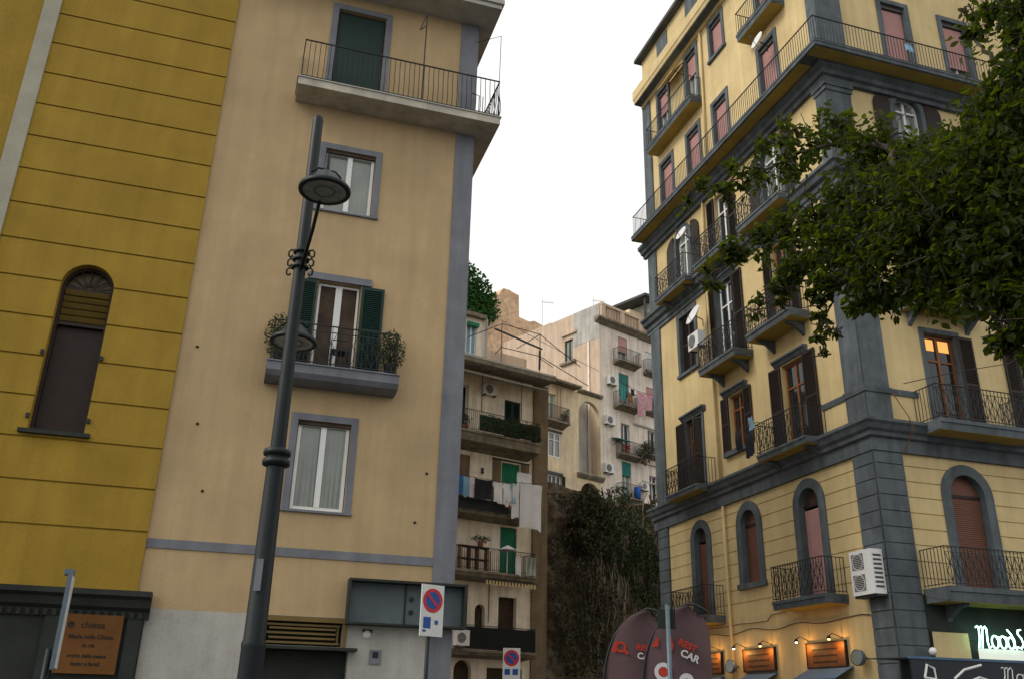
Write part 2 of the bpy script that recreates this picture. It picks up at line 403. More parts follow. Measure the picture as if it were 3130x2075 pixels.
# ---- yellow building
YB = thing("yellow_building", "deep yellow stucco building with horizontal grooves and a dark arched window, at the left", "building", LF.W(-6.25, 0), LF.rz)
def SIDEL(u, d, z): return (d, u, z)
def LT(ox, base=0.0):
    return lambda u, d, z: (u - ox, -(d + base), z)
T = LT(-6.25, .07)
GZ = [4.68 + .8455 * k for k in range(-1, 22)]
wall(T, YB, 'yellow_stucco', -10.14, -6.25, 3.5, 22.5, [(-8.80, -7.76, 6.52, 10.22, 1)], .34, [g for g in GZ if g > 4], gd=.035, gh=.02)
b = MB(T).box(-10.14, -6.252, -9, -.36, 0, 22.45); b.box(-16, -10.14, -9, -.12, 0, 22.45); b.build('rear_mass', 'yellow_stucco', YB)
wall(T, YB, 'yellow_stucco', -16, -10.5, 3.5, 22.5, d=-.06, name='side_wall')
MB(T).box(-10.5, -10.14, -.1, .05, 3.5, 22.45).build('pilaster', 'pale_stucco', YB)
MB(T).box(-6.252, -6.25, -.3, -.001, 0, 22.4).build('edge_return', 'yellow_stucco', YB)
# arched window
zs = 10.22 - .52
wf = MB(T); wf.ring_arch(-8.28, .455, .519, zs, 6.56, -.30, -.2)
wf.box(-8.74, -7.82, -.29, -.2, 8.86, 8.93); wf.box(-8.74, -7.82, -.29, -.2, zs - .03, zs + .03)
for k in range(7):
    t = math.pi * (k + .5) / 7
    wf.tube([(-8.28 + .16 * math.cos(t), -.24, zs + .16 * math.sin(t)), (-8.28 + .47 * math.cos(t), -.24, zs + .47 * math.sin(t))], .018, 4)
wf.tube([(-8.28 + .16 * math.cos(math.pi * k / 10), -.24, zs + .16 * math.sin(math.pi * k / 10)) for k in range(11)], .02, 4)
wo = wf.build('window', 'dark_wood', YB)
b = MB(T)
for k in range(5): b.hexa([(-8.72, -.27, 8.97 + .15 * k), (-7.84, -.27, 8.97 + .15 * k), (-7.84, -.25, 8.97 + .15 * k), (-8.72, -.25, 8.97 + .15 * k)],
                          [(-8.72, -.21, 9.07 + .15 * k), (-7.84, -.21, 9.07 + .15 * k), (-7.84, -.19, 9.07 + .15 * k), (-8.72, -.19, 9.07 + .15 * k)])
b.build('louvres', 'louvre_olive', wo)
MB(T).box(-8.79, -7.77, -.335, -.31, 6.53, 8.86).build('pane', 'dark_wood', wo)
MB(T).prism([(-8.28 + .51 * math.cos(math.pi * k / 16), zs + .51 * math.sin(math.pi * k / 16)) for k in range(17)] + [(-8.79, 8.87), (-7.77, 8.87)], -.335, -.315).build('fanlight', 'olive_glass', wo)
MB(T).box(-8.95, -7.64, .001, .1, 6.44, 6.52).build('sill', 'base_stone', wo)
for u in (-8.84, -7.72):
    for z in (6.75, 8.1): MB(T).box(u - .03, u + .03, .001, .06, z, z + .09).build('shutter_catch', 'iron', wo)
# dark shop base with moulded cornice
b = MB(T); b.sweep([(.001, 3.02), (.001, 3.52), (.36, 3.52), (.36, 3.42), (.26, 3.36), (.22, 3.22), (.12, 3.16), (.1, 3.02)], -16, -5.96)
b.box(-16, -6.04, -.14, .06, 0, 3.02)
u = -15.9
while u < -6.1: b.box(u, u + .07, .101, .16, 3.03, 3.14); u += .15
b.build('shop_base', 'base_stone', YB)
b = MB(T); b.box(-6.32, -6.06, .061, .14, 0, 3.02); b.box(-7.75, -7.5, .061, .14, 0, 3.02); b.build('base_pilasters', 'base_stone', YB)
# notice board
nb = hang(LF, 0, "notice_board", "ochre wooden notice board with dark lettering, fixed on the dark base of the yellow building", "notice board", -6.92, .22, 2.55)
MB().box(-.53, .53, -.02, .02, -.52, .52).build('panel', 'board_orange', nb)
def text(s, size, x, y, z, m, parent, name='lettering', align='CENTER', rot=(math.pi / 2, 0, 0), ext=.002, shear=0.0, bold=0.0):
    cu = bpy.data.curves.new(name, 'FONT'); cu.body = s; cu.size = size; cu.extrude = ext; cu.align_x = align; cu.shear = shear; cu.offset = bold
    cu.resolution_u = 3
    o = bpy.data.objects.new('tmp', cu); COL.objects.link(o)
    bpy.context.view_layer.update()
    me = bpy.data.meshes.new_from_object(o.evaluated_get(bpy.context.evaluated_depsgraph_get()))
    bpy.data.objects.remove(o); me.materials.clear(); me.materials.append(M_[m])
    o = bpy.data.objects.new(name, me); COL.objects.link(o); o.parent = parent; o.location = (x, y, z); o.rotation_euler = rot
    return o
for s_, z, sz, x in (("chiesa", .28, .17, .02), ("Maria nella Chiesa", .09, .105, .02), ("in via", -.06, .10, 0), ("orario delle messe", -.24, .09, 0), ("festivi e feriali", -.38, .09, 0)):
    text(s_, sz, x, -.024, z, 'ink', nb, bold=.003)
MB().lathe([(0, 0), (.05, .01), (.06, .0), (.06, -.02)], (-.36, -.021, .33), 12, (0, -1, 0)).build('emblem', 'ink', nb)

# ---- peach building
PB = thing("peach_building", "peach stucco building with grey trim, wide top balcony and green-shuttered door", "building", LF.W(0, 0), LF.rz)
T = FRONT
W1 = (-3.60, -2.45, 5.38, 7.33); D2 = (-3.50, -2.52, 8.42, 10.68); W3 = (-3.68, -2.45, 12.55, 14.26); D4 = (-3.76, -2.51, 15.62, 18.58)
DOOR = (-3.9, -2.1, 0, 2.62); GR = (-3.78, -2.25, 2.68, 3.17)
wall(T, PB, 'peach_stucco', -6.25, -.001, 3.25, 19.05, [W1, D2, W3, D4], .2)
wall(T, PB, 'white_plaster', -6.25, -.001, 0, 3.25, [DOOR, GR], .3, d=.012, name='lower_wall')
MB(T).box(-6.2, -.02, -10, -.36, 0, 19.0).build('rear_mass', 'interior', PB)
MB(SIDEL).box(.3, 12, -.36, .0, 0, 19.04).build('side_wall', 'peach_stucco', PB)
b = MB(T); b.box(-.45, .035, .001, .035, 0, 19.04); b.build('corner_pilaster', 'grey_trim', PB)
MB(SIDEL).box(.001, .45, .001, .034, 0, 19.04).build('corner_pilaster', 'grey_trim', PB)
MB(T).box(-6.249, -.452, .001, .026, 4.40, 4.58).build('string_course', 'grey_trim', PB)
# eaves
b = MB(T); b.box(-6.25, .44, -.0, .86, 19.06, 19.2); b.box(-6.25, .5, 0, .92, 19.2, 19.34)
b.box(.0, .44, -12, -.001, 19.062, 19.2); b.box(0, .5, -12, -.001, 19.201, 19.34); b.build('eaves', 'white_plaster', PB)
MB(T).box(-6.25, .0, -12, 0, 19.05, 19.3).build('roof', 'concrete', PB)
# windows
def trim(u0, u1, z0, z1, w_, par, bottom=True, top=None):
    b = MB(T); b.box(u0 - w_, u0, .002, .03, z0, z1); b.box(u1, u1 + w_, .002, .03, z0, z1); b.box(u0 - w_, u1 + w_, .002, .032, z1, z1 + (top or w_))
    if bottom: b.box(u0 - w_ - .02, u1 + w_ + .02, .002, .06, z0 - .05, z0)
    return b.build('surround', 'grey_trim', par)
for (u0, u1, z0, z1) in (W1, W3):
    o = casement(T, PB, u0 + .02, u1 - .02, z0 + .02, z1 - .03, 'white_paint', 'glass_curtain', -.12, .07, mull=.12)
    trim(u0, u1, z0, z1, .15, o)
    MB(T).box(u0 + .005, u1 - .005, -.1, -.02, z1 - .085, z1 - .01).build('shutter_box', 'interior', o)
o = casement(T, PB, -3.48, -2.54, 8.45, 10.66, 'white_paint', 'interior', -.14, .05, mull=.15)
b = MB(T); 
for u in (-3.3, -2.85): 
    b.box(u, u + .2, -.155, -.15, 10.15, 10.55)
b.build('blind', 'glass_curtain', o)
MB(T).box(-3.76, -2.28, .002, .07, 10.69, 10.86).build('lintel', 'grey_trim', o)
leaf_shutter(T, o, -4.06, -3.52, 8.46, 10.66, 'green_paint'); leaf_shutter(T, o, -2.5, -1.97, 8.46, 10.66, 'green_paint')
o = casement(T, PB, -3.74, -2.53, 15.64, 18.56, 'iron', 'glass', -.12, .08, mull=.09)
trim(-3.76, -2.51, 15.62, 18.58, .16, o, False)
MB(T).box(-3.7, -2.57, -.1, -.07, 15.7, 18.5).build('shutter', 'green_paint', o)
# middle balcony
def curved_slab(u0, u1, o_, zt, th, m='grey_trim'):
    return MB(T).sweep([(.0, zt), (o_ + .03, zt), (o_ + .03, zt - .03), (o_, zt - .04), (o_ - .01, zt - th * .6), (o_ - .1, zt - th * .88), (o_ - .25, zt - th), (0, zt - th)], u0, u1).build('balcony', m, PB)
s = curved_slab(-4.43, -1.57, .6, 8.42, .36)
railing(T, s, -4.4, -1.6, .58, 8.42, .93, .115, 'ornate', br=.006)
# top balcony, returns along the side street
zt = 15.64
b = MB(T); b.box(-4.57, .52, 0, .75, zt - .2, zt); b.box(.0, .52, -9, -.001, zt - .201, zt - .001)
s = b.build('balcony', 'concrete', PB)
MB(T).box(-4.6, .55, .0, .78, zt, zt + .03).build('coping', 'white_plaster', s)
rt = MB(T)
railing(T, s, -4.55, .52, .74, zt + .03, 1.12, .125, 'belly', br=.008, sides=(1, 0))
railing(SIDEL, s, -.70, 9, .53, zt + .03, 1.12, .125, 'belly', br=.008, sides=(0, 0))
# entrance grille, canopy and dark door
b = MB(T); b.box(-3.9, -2.1, -.29, -.2, 0, 2.6); d_ = b.build('door', 'base_stone', PB)
b = MB(T); b.box(-3.98, -1.96, .013, .3, 2.6, 2.66); b.build('door_canopy', 'base_stone', PB)
b = MB(T); b.box(-3.86, -2.17, .013, .05, 3.14, 3.24); b.box(-2.25, -2.17, .013, .05, 2.67, 3.14)
for z0, z1, a_, c in ((2.72, 2.76, -3.76, -2.3), (2.81, 2.85, -3.7, -2.38), (2.9, 2.94, -3.76, -2.38), (2.99, 3.03, -3.7, -2.38), (3.06, 3.1, -3.76, -2.3)): b.box(a_, c, -.1, -.02, z0, z1)
b.box(-2.36, -2.32, -.1, -.052, 2.72, 3.1); b.build('fanlight_grille', 'brass_dull', PB)
MB(T).box(-3.77, -2.26, -.28, -.2, 2.69, 3.16).build('fanlight', 'base_stone', PB)
# loose things on this building
t = hang(LF, 0, "sign_box", "empty dark grey sign box with a recessed panel, at the corner of the peach building", "sign box", -1.0, .01, 3.56)
b = MB(); b.box(-1.23, 1.26, -.34, -.002, .41, .46); b.box(-1.23, 1.26, -.34, -.002, -.44, -.40); b.box(-1.23, -1.19, -.34, -.002, -.4, .41); b.box(1.2, 1.26, -.34, -.002, -.4, .41); b.build('frame', 'base_stone', t)
b = MB(); b.box(-1.19, 1.2, -.06, -.01, -.4, .41); b.build('panel', 'box_panel', t)
b = MB(); b.box(-.03, .0, -.09, -.061, -.4, .41); b.lathe([(0, .03), (.05, .03), (.05, 0)], (.12, -.061, .12), 10, (0, -1, 0)); b.lathe([(0, .03), (.05, .03), (.05, 0)], (.12, -.061, -.14), 10, (0, -1, 0)); b.build('fittings', 'iron', t)
t = hang(LF, 0, "wall_lamp", "small white bulkhead lamp under the empty sign box", "wall lamp", -1.75, .012, 2.95)
MB().lathe([(0, .07), (.05, .06), (.08, .03), (.09, 0)], (0, 0, 0), 14, (0, -1, 0)).build('diffuser', 'white_metal', t, True)
MB().box(-.1, .1, -.03, 0, .04, .1).build('bracket', 'iron', t)
t = hang(LF, 0, "intercom", "small grey intercom plate beside the dark doorway", "intercom", -1.55, .012, 2.52)
MB().box(-.12, .12, -.03, 0, -.14, .14).build('plate', 'grey_trim', t); MB().box(-.06, .06, -.035, -.031, -.02, .1).build('speaker_panel', 'iron', t)
t = hang(LF, 0, "hook_pole", "thin iron pole with a small bracket at its top, tied to the top balcony rail", "pole", -1.55, .76, 15.7)
MB().tube([(0, 0, 0), (0, 0, 2.75)], .016, 6).tube([(0, 0, 2.72), (-.17, -.02, 2.12), (-.02, 0, 2.3)], .014, 5).build('rod', 'iron', t)
t = hang(LF, 0, "wire_bracket", "thin wire frame rising from the right end of the top balcony", "wire frame", .47, .7, 15.7)
MB().tube([(0, 0, 0), (.02, 0, 2.6), (-.6, .3, 2.45)], .010, 5).tube([(-.3, 0, 0), (-.02, 0, .98)], .009, 4).build('rod', 'iron', t)
t = hang(LF, 0, "small_ladder", "little bent iron step leaning inside the top balcony railing", "ladder", -.02, .6, 15.68)
MB().tube([(0, 0, 0), (0, 0, .62), (-.2, 0, .66)], .014, 5).tube([(.1, 0, 0), (.1, 0, .62)], .012, 5).build('rod', 'iron', t)
def pot_plant(fr, side, label, u, d, z, n, rad, hgt, m='leaf_ivy', size=.07, group=None, pot='terracotta', seed=0, low=.1):
    t = hang(fr, side, "potted_plant", label, "potted plant", u, d, z, group)
    MB().lathe([(0, 0), (.1, 0), (.14, .22), (.15, .25), (.12, .25)], (0, 0, 0), 12).build('pot', pot, t, True)
    rn = random.Random(seed)
    def f():
        while 1:
            x, y, q = rn.uniform(-1, 1), rn.uniform(-1, 1), rn.uniform(-1, 1)
            if x * x + y * y + q * q < 1: return (x * rad, y * rad * .7, hgt * (.5 + q * .5) + low)
    leaves(n, f, size, rnd=rn).build('foliage', m, t)
    rn2 = random.Random(seed + 1); b = MB()
    for k in range(5): b.tube([(0, 0, .2), (rn2.uniform(-.5, .5) * rad, rn2.uniform(-.3, .3) * rad, hgt * .8)], .008, 4)
    b.build('stems', 'bark', t)
    return t
pot_plant(LF, 0, "bushy potted plant filling the left end of the green-shuttered balcony", -4.2, .42, 8.43, 1300, .36, 1.05, 'leaf_wall', .06, seed=3, pot='base_stone')
pot_plant(LF, 0, "climbing potted plant at the right end of the green-shuttered balcony", -1.78, .42, 8.43, 1200, .34, 1.0, 'leaf_wall', .06, seed=5, pot='base_stone')
t = hang(LF, 0, "balcony_chair", "small dark iron chair behind the railing of the green-shuttered balcony", "chair", -2.9, .3, 8.43)
b = MB(); b.box(-.2, .2, -.18, .18, .42, .45); b.build('seat', 'iron', t)
for x in (-.18, .18):
    for y in (-.16, .16): MB().tube([(x, y, 0), (x, y, .42)], .015, 6).build('leg', 'iron', t)
MB().tube([(-.18, .16, .42), (-.18, .2, .8), (.18, .2, .8), (.18, .16, .42)], .015, 6).build('backrest', 'iron', t)
b = MB(T); rn = random.Random(4)
for (u, z) in ((-5.9, 8.7), (-5.65, 7.0), (-.7, 6.4), (-.35, 6.55), (-.9, 5.3), (-5.35, 5.6), (-1.9, 9.55)):
    b.lathe([(0, .02), (.03, .015), (.035, 0)], (u, .002, z), 8, (0, 1, 0))
b.build('wall_anchors', 'iron', PB)
# ================================================================== RIGHT: corner building
RF = Frame(9.58771, 23.08844, 73)
CB = thing("corner_building", "tall cream yellow corner building with dark grey cornices, balconies and pilasters", "building", RF.W(0, 0), RF.rz)
GR_ = [4.90 + .4125 * k for k in range(8)]
LB, LC = 12.6, 11.0
# (u0,u1,z0,z1[,arch]) openings
B1 = [(2.52, 3.50, 4.62, 7.76, 1), (5.80, 6.75, 5.45, 7.74, 1), (9.0, 9.9, 4.62, 7.70, 1)]
B2 = [(2.6, 3.75, 8.9, 11.76), (6.0, 6.95, 9.84, 11.76), (8.86, 10.06, 8.9, 11.76)]
B3 = [(2.8, 3.7, 13.0, 15.9), (6.2, 7.3, 12.92, 16.1), (9.0, 10.2, 13.68, 16.0)]
B4 = [(2.6, 3.75, 16.95, 19.75, 1), (6.05, 7.0, 16.95, 19.7), (9.0, 10.1, 16.95, 19.75, 1)]
B5 = [(2.3, 3.25, 20.65, 23.7), (5.6, 6.55, 21.0, 23.62), (7.75, 8.7, 20.65, 23.62), (10.1, 11.1, 20.65, 23.65)]
B6 = [(2.1, 3.1, 24.6, 27.4), (5.5, 6.4, 25.75, 27.4), (7.6, 8.5, 24.6, 27.4), (10.15, 11.1, 24.6, 27.4)]
C1 = [(2.24, 3.38, 4.62, 7.72, 1), (6.2, 7.3, 4.62, 7.72, 1)]
C2 = [(2.2, 3.3, 8.9, 11.8), (5.5, 6.6, 8.9, 11.8)]
C3 = [(2.2, 3.2, 12.65, 15.8), (5.5, 6.6, 12.65, 15.8)]
C4 = [(2.48, 3.48, 16.95, 20.08, 1), (6.0, 7.0, 16.95, 20.08, 1)]
C5 = [(2.62, 3.58, 20.65, 23.9), (5.1, 6.05, 20.65, 23.85), (8, 9, 20.65, 23.85)]
for T, par, L_, hs_ in ((SIDE, CB, LB, (B1, B2, B3, B4, B5, B6)), (FRONT, CB, LC, (C1, C2, C3, C4, C5, []))):
    allh = [h for g in hs_ for h in g]
    mb = MB(T)
    lo = [h for h in allh if h[2] < 8.1]
    wall(T, CB, '', 0 if T is FRONT else 0, L_, 0 if T is SIDE else 4.5, 8.14, lo, .26, GR_, mb=mb)
    wall(T, CB, '', 0, L_, 8.14, 30.4, [h for h in allh if h[2] > 8.1], .26, mb=mb)
    mb.build('wall', 'cream_stucco', CB)
b = MB(FRONT); b.box(.27, LC, -LB + .27, -.30, 0, 30.3); b.build('interior_mass', 'interior', CB)
MB(FRONT).box(0.001, LC, -LB, -LB + .26, 0, 30.4).build('rear_wall', 'cream_stucco', CB)
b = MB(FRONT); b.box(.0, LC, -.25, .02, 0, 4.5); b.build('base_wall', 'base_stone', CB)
# corner pilasters, quoins
def pil(T, u0, u1, z0, z1, o=.06, m='slate_trim'): return MB(T).box(u0, u1, .001, o, z0, z1).build('pilaster', m, CB)
def quoin(T, u0, u1, z0, z1, o=.07):
    b = MB(T); z = z1
    zsx = [g for g in GR_ + [4.9 - .4125 * k for k in range(1, 12)] if z0 < g < z1]; zsx = sorted(zsx + [z0, z1])
    for za, zb in zip(zsx, zsx[1:]): b.box(u0, u1, .001, o, za + .014, zb - .014)
    b.box(u0 + .002, u1 - .002, .001, o - .03, z0, z1 - .002); b.build('quoins', 'slate_trim', CB)
quoin(SIDE, -.071, .81, 0, 8.12); quoin(FRONT, -.07, .84, 0, 8.12)
for (z0, z1, us, uf) in ((8.92, 16.3, .80, .74), (16.95, 19.95, .48, .85), (20.64, 27.7, .40, .95)):
    pil(SIDE, -.061, us, z0, z1); pil(FRONT, -.06, uf, z0, z1)
quoin(SIDE, 11.85, LB + .05, 0, 8.12); pil(SIDE, 11.85, LB + .05, 8.92, 16.3); pil(SIDE, 11.9, LB + .05, 16.95, 19.95); pil(SIDE, 11.88, LB + .03, 20.64, 27.7)
b = MB(SIDE); b.box(-.1, .52, .061, .1, 19.62, 19.94); b.box(-.14, .56, .061, .14, 19.78, 19.942)
b.build('capital', 'slate_trim', CB)
b = MB(FRONT); b.box(-.098, .89, .061, .1, 19.62, 19.94); b.box(-.138, .93, .061, .138, 19.78, 19.942); b.build('capital', 'slate_trim', CB)
# cornices run round the corner
def cornice(prof, name='cornice', m='slate_trim', us=None, uf=None, end=.3):
    o = max(d for d, z in prof)
    b = MB(); n = len(prof)
    # mitred at the corner: points (-d,-d)
    A_ = [(-d, LB + end if us is None else us, z) for d, z in prof]; C_ = [(-d, -d, z) for d, z in prof]; E_ = [(LC if uf is None else uf, -d, z) for d, z in prof]
    ia = [b.P(*q) for q in A_]; ic = [b.P(*q) for q in C_]; ie = [b.P(*q) for q in E_]
    for k in range(n):
        j = (k + 1) % n; b.f.append([ia[k], ia[j], ic[j], ic[k]]); b.f.append([ic[k], ic[j], ie[j], ie[k]])
    b.f.append(ia); b.f.append(ie[::-1]); return b.build(name, m, CB)
cornice([(.002, 8.12), (.002, 8.92), (.42, 8.92), (.42, 8.84), (.36, 8.78), (.30, 8.66), (.22, 8.60), (.20, 8.5), (.10, 8.46), (.10, 8.12)])
cornice([(.0025, 16.28), (.0025, 16.96), (.4, 16.96), (.4, 16.86), (.32, 16.8), (.26, 16.66), (.14, 16.6), (.12, 16.45), (.07, 16.42), (.07, 16.28)])
cornice([(.003, 19.93), (.003, 20.43), (.42, 20.43), (.40, 20.3), (.3, 20.22), (.26, 20.1), (.16, 20.06), (.14, 19.93)])
ms = cornice([(.004, 20.44), (.004, 20.64), (.95, 20.64), (.95, 20.58), (.93, 20.57), (.93, 20.46), (.90, 20.44)], 'balcony', end=-.2)
MB(SIDE).box(.0, LB - .35, .43, .86, 20.425, 20.436).build('soffit', 'slab_soffit', ms); MB(FRONT).box(-.86, LC, .431, .86, 20.425, 20.436).build('soffit', 'slab_soffit', ms)
railing(SIDE, ms, -.95, LB - .3, .93, 20.64, .92, .12, 'plain', sides=(0, 1)); railing(FRONT, ms, -.93, LC, .93, 20.64, .92, .12, 'plain', sides=(0, 0))
cornice([(.003, 27.68), (.003, 28.5), (.54, 28.5), (.54, 28.05), (.5, 28.0), (.47, 27.86), (.42, 27.84), (.1, 27.80), (.1, 27.68)], m='cream_stucco', end=.02)
b = MB(SIDE); b.box(.0, LB, .1, .46, 27.805, 27.83); b.build('eaves_soffit', 'slate_trim', CB)
cornice([(-.4, 30.38), (-.4, 30.55), (.32, 30.55), (.32, 30.38)], 'roof_edge', 'slate_roof', end=.2)
MB(FRONT).box(.3, LC, -LB, -.3, 30.4, 30.5).build('roof', 'slate_roof', CB)
for u in (9.95, 7.2, 4.0): MB(SIDE).box(u, u + 1.0, .002, .05, 28.9, 30.2).build('attic_window', 'slate_trim', CB)
# dado string
MB(SIDE).sweep([(.062, 9.76), (.062, 9.92), (.11, 9.92), (.11, 9.88), (.09, 9.76)], -.1, .83).build('dado', 'slate_trim', CB)
MB(SIDE).sweep([(.002, 9.76), (.002, 9.92), (.06, 9.92), (.06, 9.88), (.04, 9.76)], .83, 1.9).build('dado', 'slate_trim', CB)
MB(FRONT).sweep([(.062, 9.76), (.062, 9.92), (.11, 9.92), (.11, 9.88), (.09, 9.76)], -.1, .78).build('dado', 'slate_trim', CB)
MB(FRONT).sweep([(.002, 9.76), (.002, 9.92), (.06, 9.92), (.06, 9.88), (.04, 9.76)], .78, 1.7).build('dado', 'slate_trim', CB)
# downpipe
b = MB(SIDE); b.tube([(7.05, .09, 27.6), (7.2, .09, 20.7)], .05, 8); b.tube([(7.72, .09, 19.9), (7.78, .09, 17.0)], .05, 8); b.tube([(7.8, .09, 16.25), (7.78, .09, 13.2), (7.7, .09, 9.0)], .05, 8); b.tube([(7.68, .09, 8.1), (7.7, .09, 0)], .05, 8)
b.build('downpipe', 'cream_stucco', CB, True)
# --- floor 1 arches
def arch_window(T, h, m, drop, sill):
    u0, u1, z0, z1 = h[:4]; hw = (u1 - u0) / 2; uc = (u0 + u1) / 2; zs = z1 - hw
    b = MB(T); b.ring_arch(uc, hw, hw + .27, zs, z0, .001, .05); b.ring_arch(uc, hw - .014, hw - .002, zs, z0 + .002, -.25, .0505)
    if sill: b.box(u0 - .32, u1 + .32, .001, .12, z0 - .17, z0 - .003)
    w_ = b.build('window', 'slate_trim', CB)
    MB(T).prism([(uc + (hw - .01) * math.cos(math.pi * k / 14), zs + (hw - .01) * math.sin(math.pi * k / 14)) for k in range(15)], -.25, -.2).build('fanlight', m if not drop else 'interior', w_)
    MB(T).box(u0 + .005, u1 - .005, -.22, -.14, zs - .04, zs + .04).build('transom', 'dark_wood', w_)
    roller(T, w_, u0 + .02, u1 - .02, z0 + .02, zs - .05 - drop, m, -.17)
    MB(T).box(u0, u1, -.255, -.25, z0, zs).build('pane', 'glass', w_)
    return w_
arch_window(SIDE, B1[0], 'pink_roller', .06, 0); arch_window(SIDE, B1[1], 'brown_roller', 0, 1); arch_window(SIDE, B1[2], 'brown_roller', .05, 0)
for h in C1: arch_window(FRONT, h, 'brown_roller', 0, 0)
def balc(T, u0, u1, o, zt, th=.24, style='ornate', h=.95, br=(), m='slate_trim', sides=(1, 1), sp=.12):
    s = slab(T, CB, u0, u1, o, zt, th, m, 'slab_soffit', br); railing(T, s, u0, u1, o, zt, h, sp, style, sides=sides); return s
balc(SIDE, 1.7, 4.2, .75, 4.62); balc(SIDE, 8.1, 10.6, .75, 4.6)
balc(FRONT, .95, 5.2, .9, 4.62, .35, br=(1.6, 4.6))
# --- shuttered doors and windows
def shut_window(T, h, sh=(1, 1), hoodz=True, frame='orange_wood', sm='dark_wood', sur=False, sill=False, tr=True, lw=None, glass='glass'):
    u0, u1, z0, z1 = h[:4]
    w_ = casement(T, CB, u0 + .02, u1 - .02, z0 + .01, z1 - .02, frame, glass, -.17, .07, transom=z1 - (z1 - z0) * .27 if tr else None, mull=.09)
    lw = lw or (u1 - u0) / 2
    if sh[0]: leaf_shutter(T, w_, u1 + .02, u1 + .02 + lw, z0 + .02, z1 + .02, sm)
    if sh[1]: leaf_shutter(T, w_, u0 - .02 - lw, u0 - .02, z0 + .02, z1 + .02, sm)
    if hoodz: hood(T, w_, u0 - .3, u1 + .3, z1 + .04)
    if sur: surround(T, w_, u0, u1, z0, z1, .14, sill=sill)
    elif sill: MB(T).box(u0 - .4, u1 + .4, .001, .14, z0 - .16, z0 - .003).build('sill', 'slate_trim', w_)
    return w_
shut_window(SIDE, B2[0], lw=.62); shut_window(SIDE, B2[1], sill=True)
w_ = shut_window(SIDE, B2[2], sh=(1, 0), lw=.75); surround(SIDE, w_, 8.86, 10.06, 8.95, 11.76, .12, sill=False)
leaf_shutter(SIDE, w_, 8.9, 9.4, 8.95, 11.7, 'dark_wood', dd=-.1, ang=.5, hinge=8.9)
shut_window(SIDE, B3[0]); shut_window(SIDE, B3[1], sur=True, lw=.66, frame='white_paint')
w_ = casement(SIDE, CB, 9.02, 10.18, 13.7, 15.98, 'white_paint', 'glass', -.18); surround(SIDE, w_, 9.0, 10.2, 13.68, 16.0, .2)
leaf_shutter(SIDE, w_, 9.03, 9.6, 13.72, 15.96, 'dark_wood', dd=-.12); leaf_shutter(SIDE, w_, 9.61, 10.17, 13.72, 15.96, 'dark_wood', dd=-.12)
def arch_door(T, h, lw=.6):
    u0, u1, z0, z1 = h[:4]; hw = (u1 - u0) / 2; uc = (u0 + u1) / 2; zs = z1 - hw
    b = MB(T); b.ring_arch(uc, hw, hw + .17, zs, z0, .001, .06); b.ring_arch(uc, hw - .014, hw - .002, zs, z0 + .002, -.25, .0605); w_ = b.build('window', 'slate_trim', CB)
    b = MB(T); b.ring_arch(uc, hw - .07, hw, zs, z0, -.2, -.12); b.box(uc - .04, uc + .04, -.19, -.12, z0, z1 - .05); b.box(u0 + .07, u1 - .07, -.185, -.125, zs - .03, zs + .03); b.build('frame', 'white_paint', w_)
    MB(T).prism([(uc + (hw - .01) * math.cos(math.pi * k / 14), zs + (hw - .01) * math.sin(math.pi * k / 14)) for k in range(15)] + [(u0 + .01, z0), (u1 - .01, z0)], -.24, -.2).build('pane', 'glass_curtain', w_)
    for s_ in (-1, 1):
        hu = uc + s_ * (hw + .19); tip = uc + s_ * (hw + .19 + lw)
        pts = [(hu, z0), (tip, z0), (tip, zs)] + [(hu + (tip - hu) * math.cos(math.pi / 2 * k / 7), zs + .5 * math.sin(math.pi / 2 * k / 7)) for k in range(1, 8)]
        MB(T).prism(pts, .03, .065).build('shutter', 'dark_wood', w_)
arch_door(SIDE, B4[0]); arch_door(SIDE, B4[2]); shut_window(SIDE, B4[1], hoodz=False, frame='white_paint', lw=.5)
for h in C4: arch_door(FRONT, h)
def pink(T, h, drop=0.0, gl='glass_curtain', sill=False):
    u0, u1, z0, z1 = h[:4]; w_ = casement(T, CB, u0 + .02, u1 - .02, z0 + .01, z1 - .02, 'white_paint', gl, -.2)
    surround(T, w_, u0, u1, z0, z1, .17, sill=sill); MB(T).box(u0 + .004, u1 - .004, -.16, -.04, z1 - .16, z1 - .006).build('shutter_box', 'grille_dark', w_)
    roller(T, w_, u0 + .03, u1 - .03, z0 + .05 + drop, z1 - .17, 'pink_roller', -.12); return w_
for T, hs_ in ((SIDE, B5), (FRONT, C5)):
    for k, h in enumerate(hs_): pink(T, h, .55 if (T is SIDE and k == 1) else (1.3 if T is FRONT and k == 1 else 0), sill=(T is SIDE and k == 1))
for k, h in enumerate(B6): pink(SIDE, h, (1.0, 0, 1.7, 1.6)[k], sill=(k == 1))
w2 = None
for T, hs_ in ((FRONT, C2), (FRONT, C3)):
    for k, h in enumerate(hs_):
        w_ = shut_window(T, h, sh=(1, 0 if k == 0 else 1), hoodz=False, sur=True)
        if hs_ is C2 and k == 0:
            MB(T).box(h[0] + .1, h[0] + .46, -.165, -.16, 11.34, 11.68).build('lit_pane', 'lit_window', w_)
            MB(T).box(h[0] + .6, h[0] + .98, -.165, -.16, 11.34, 11.68).build('lit_pane', 'lit_window', w_)
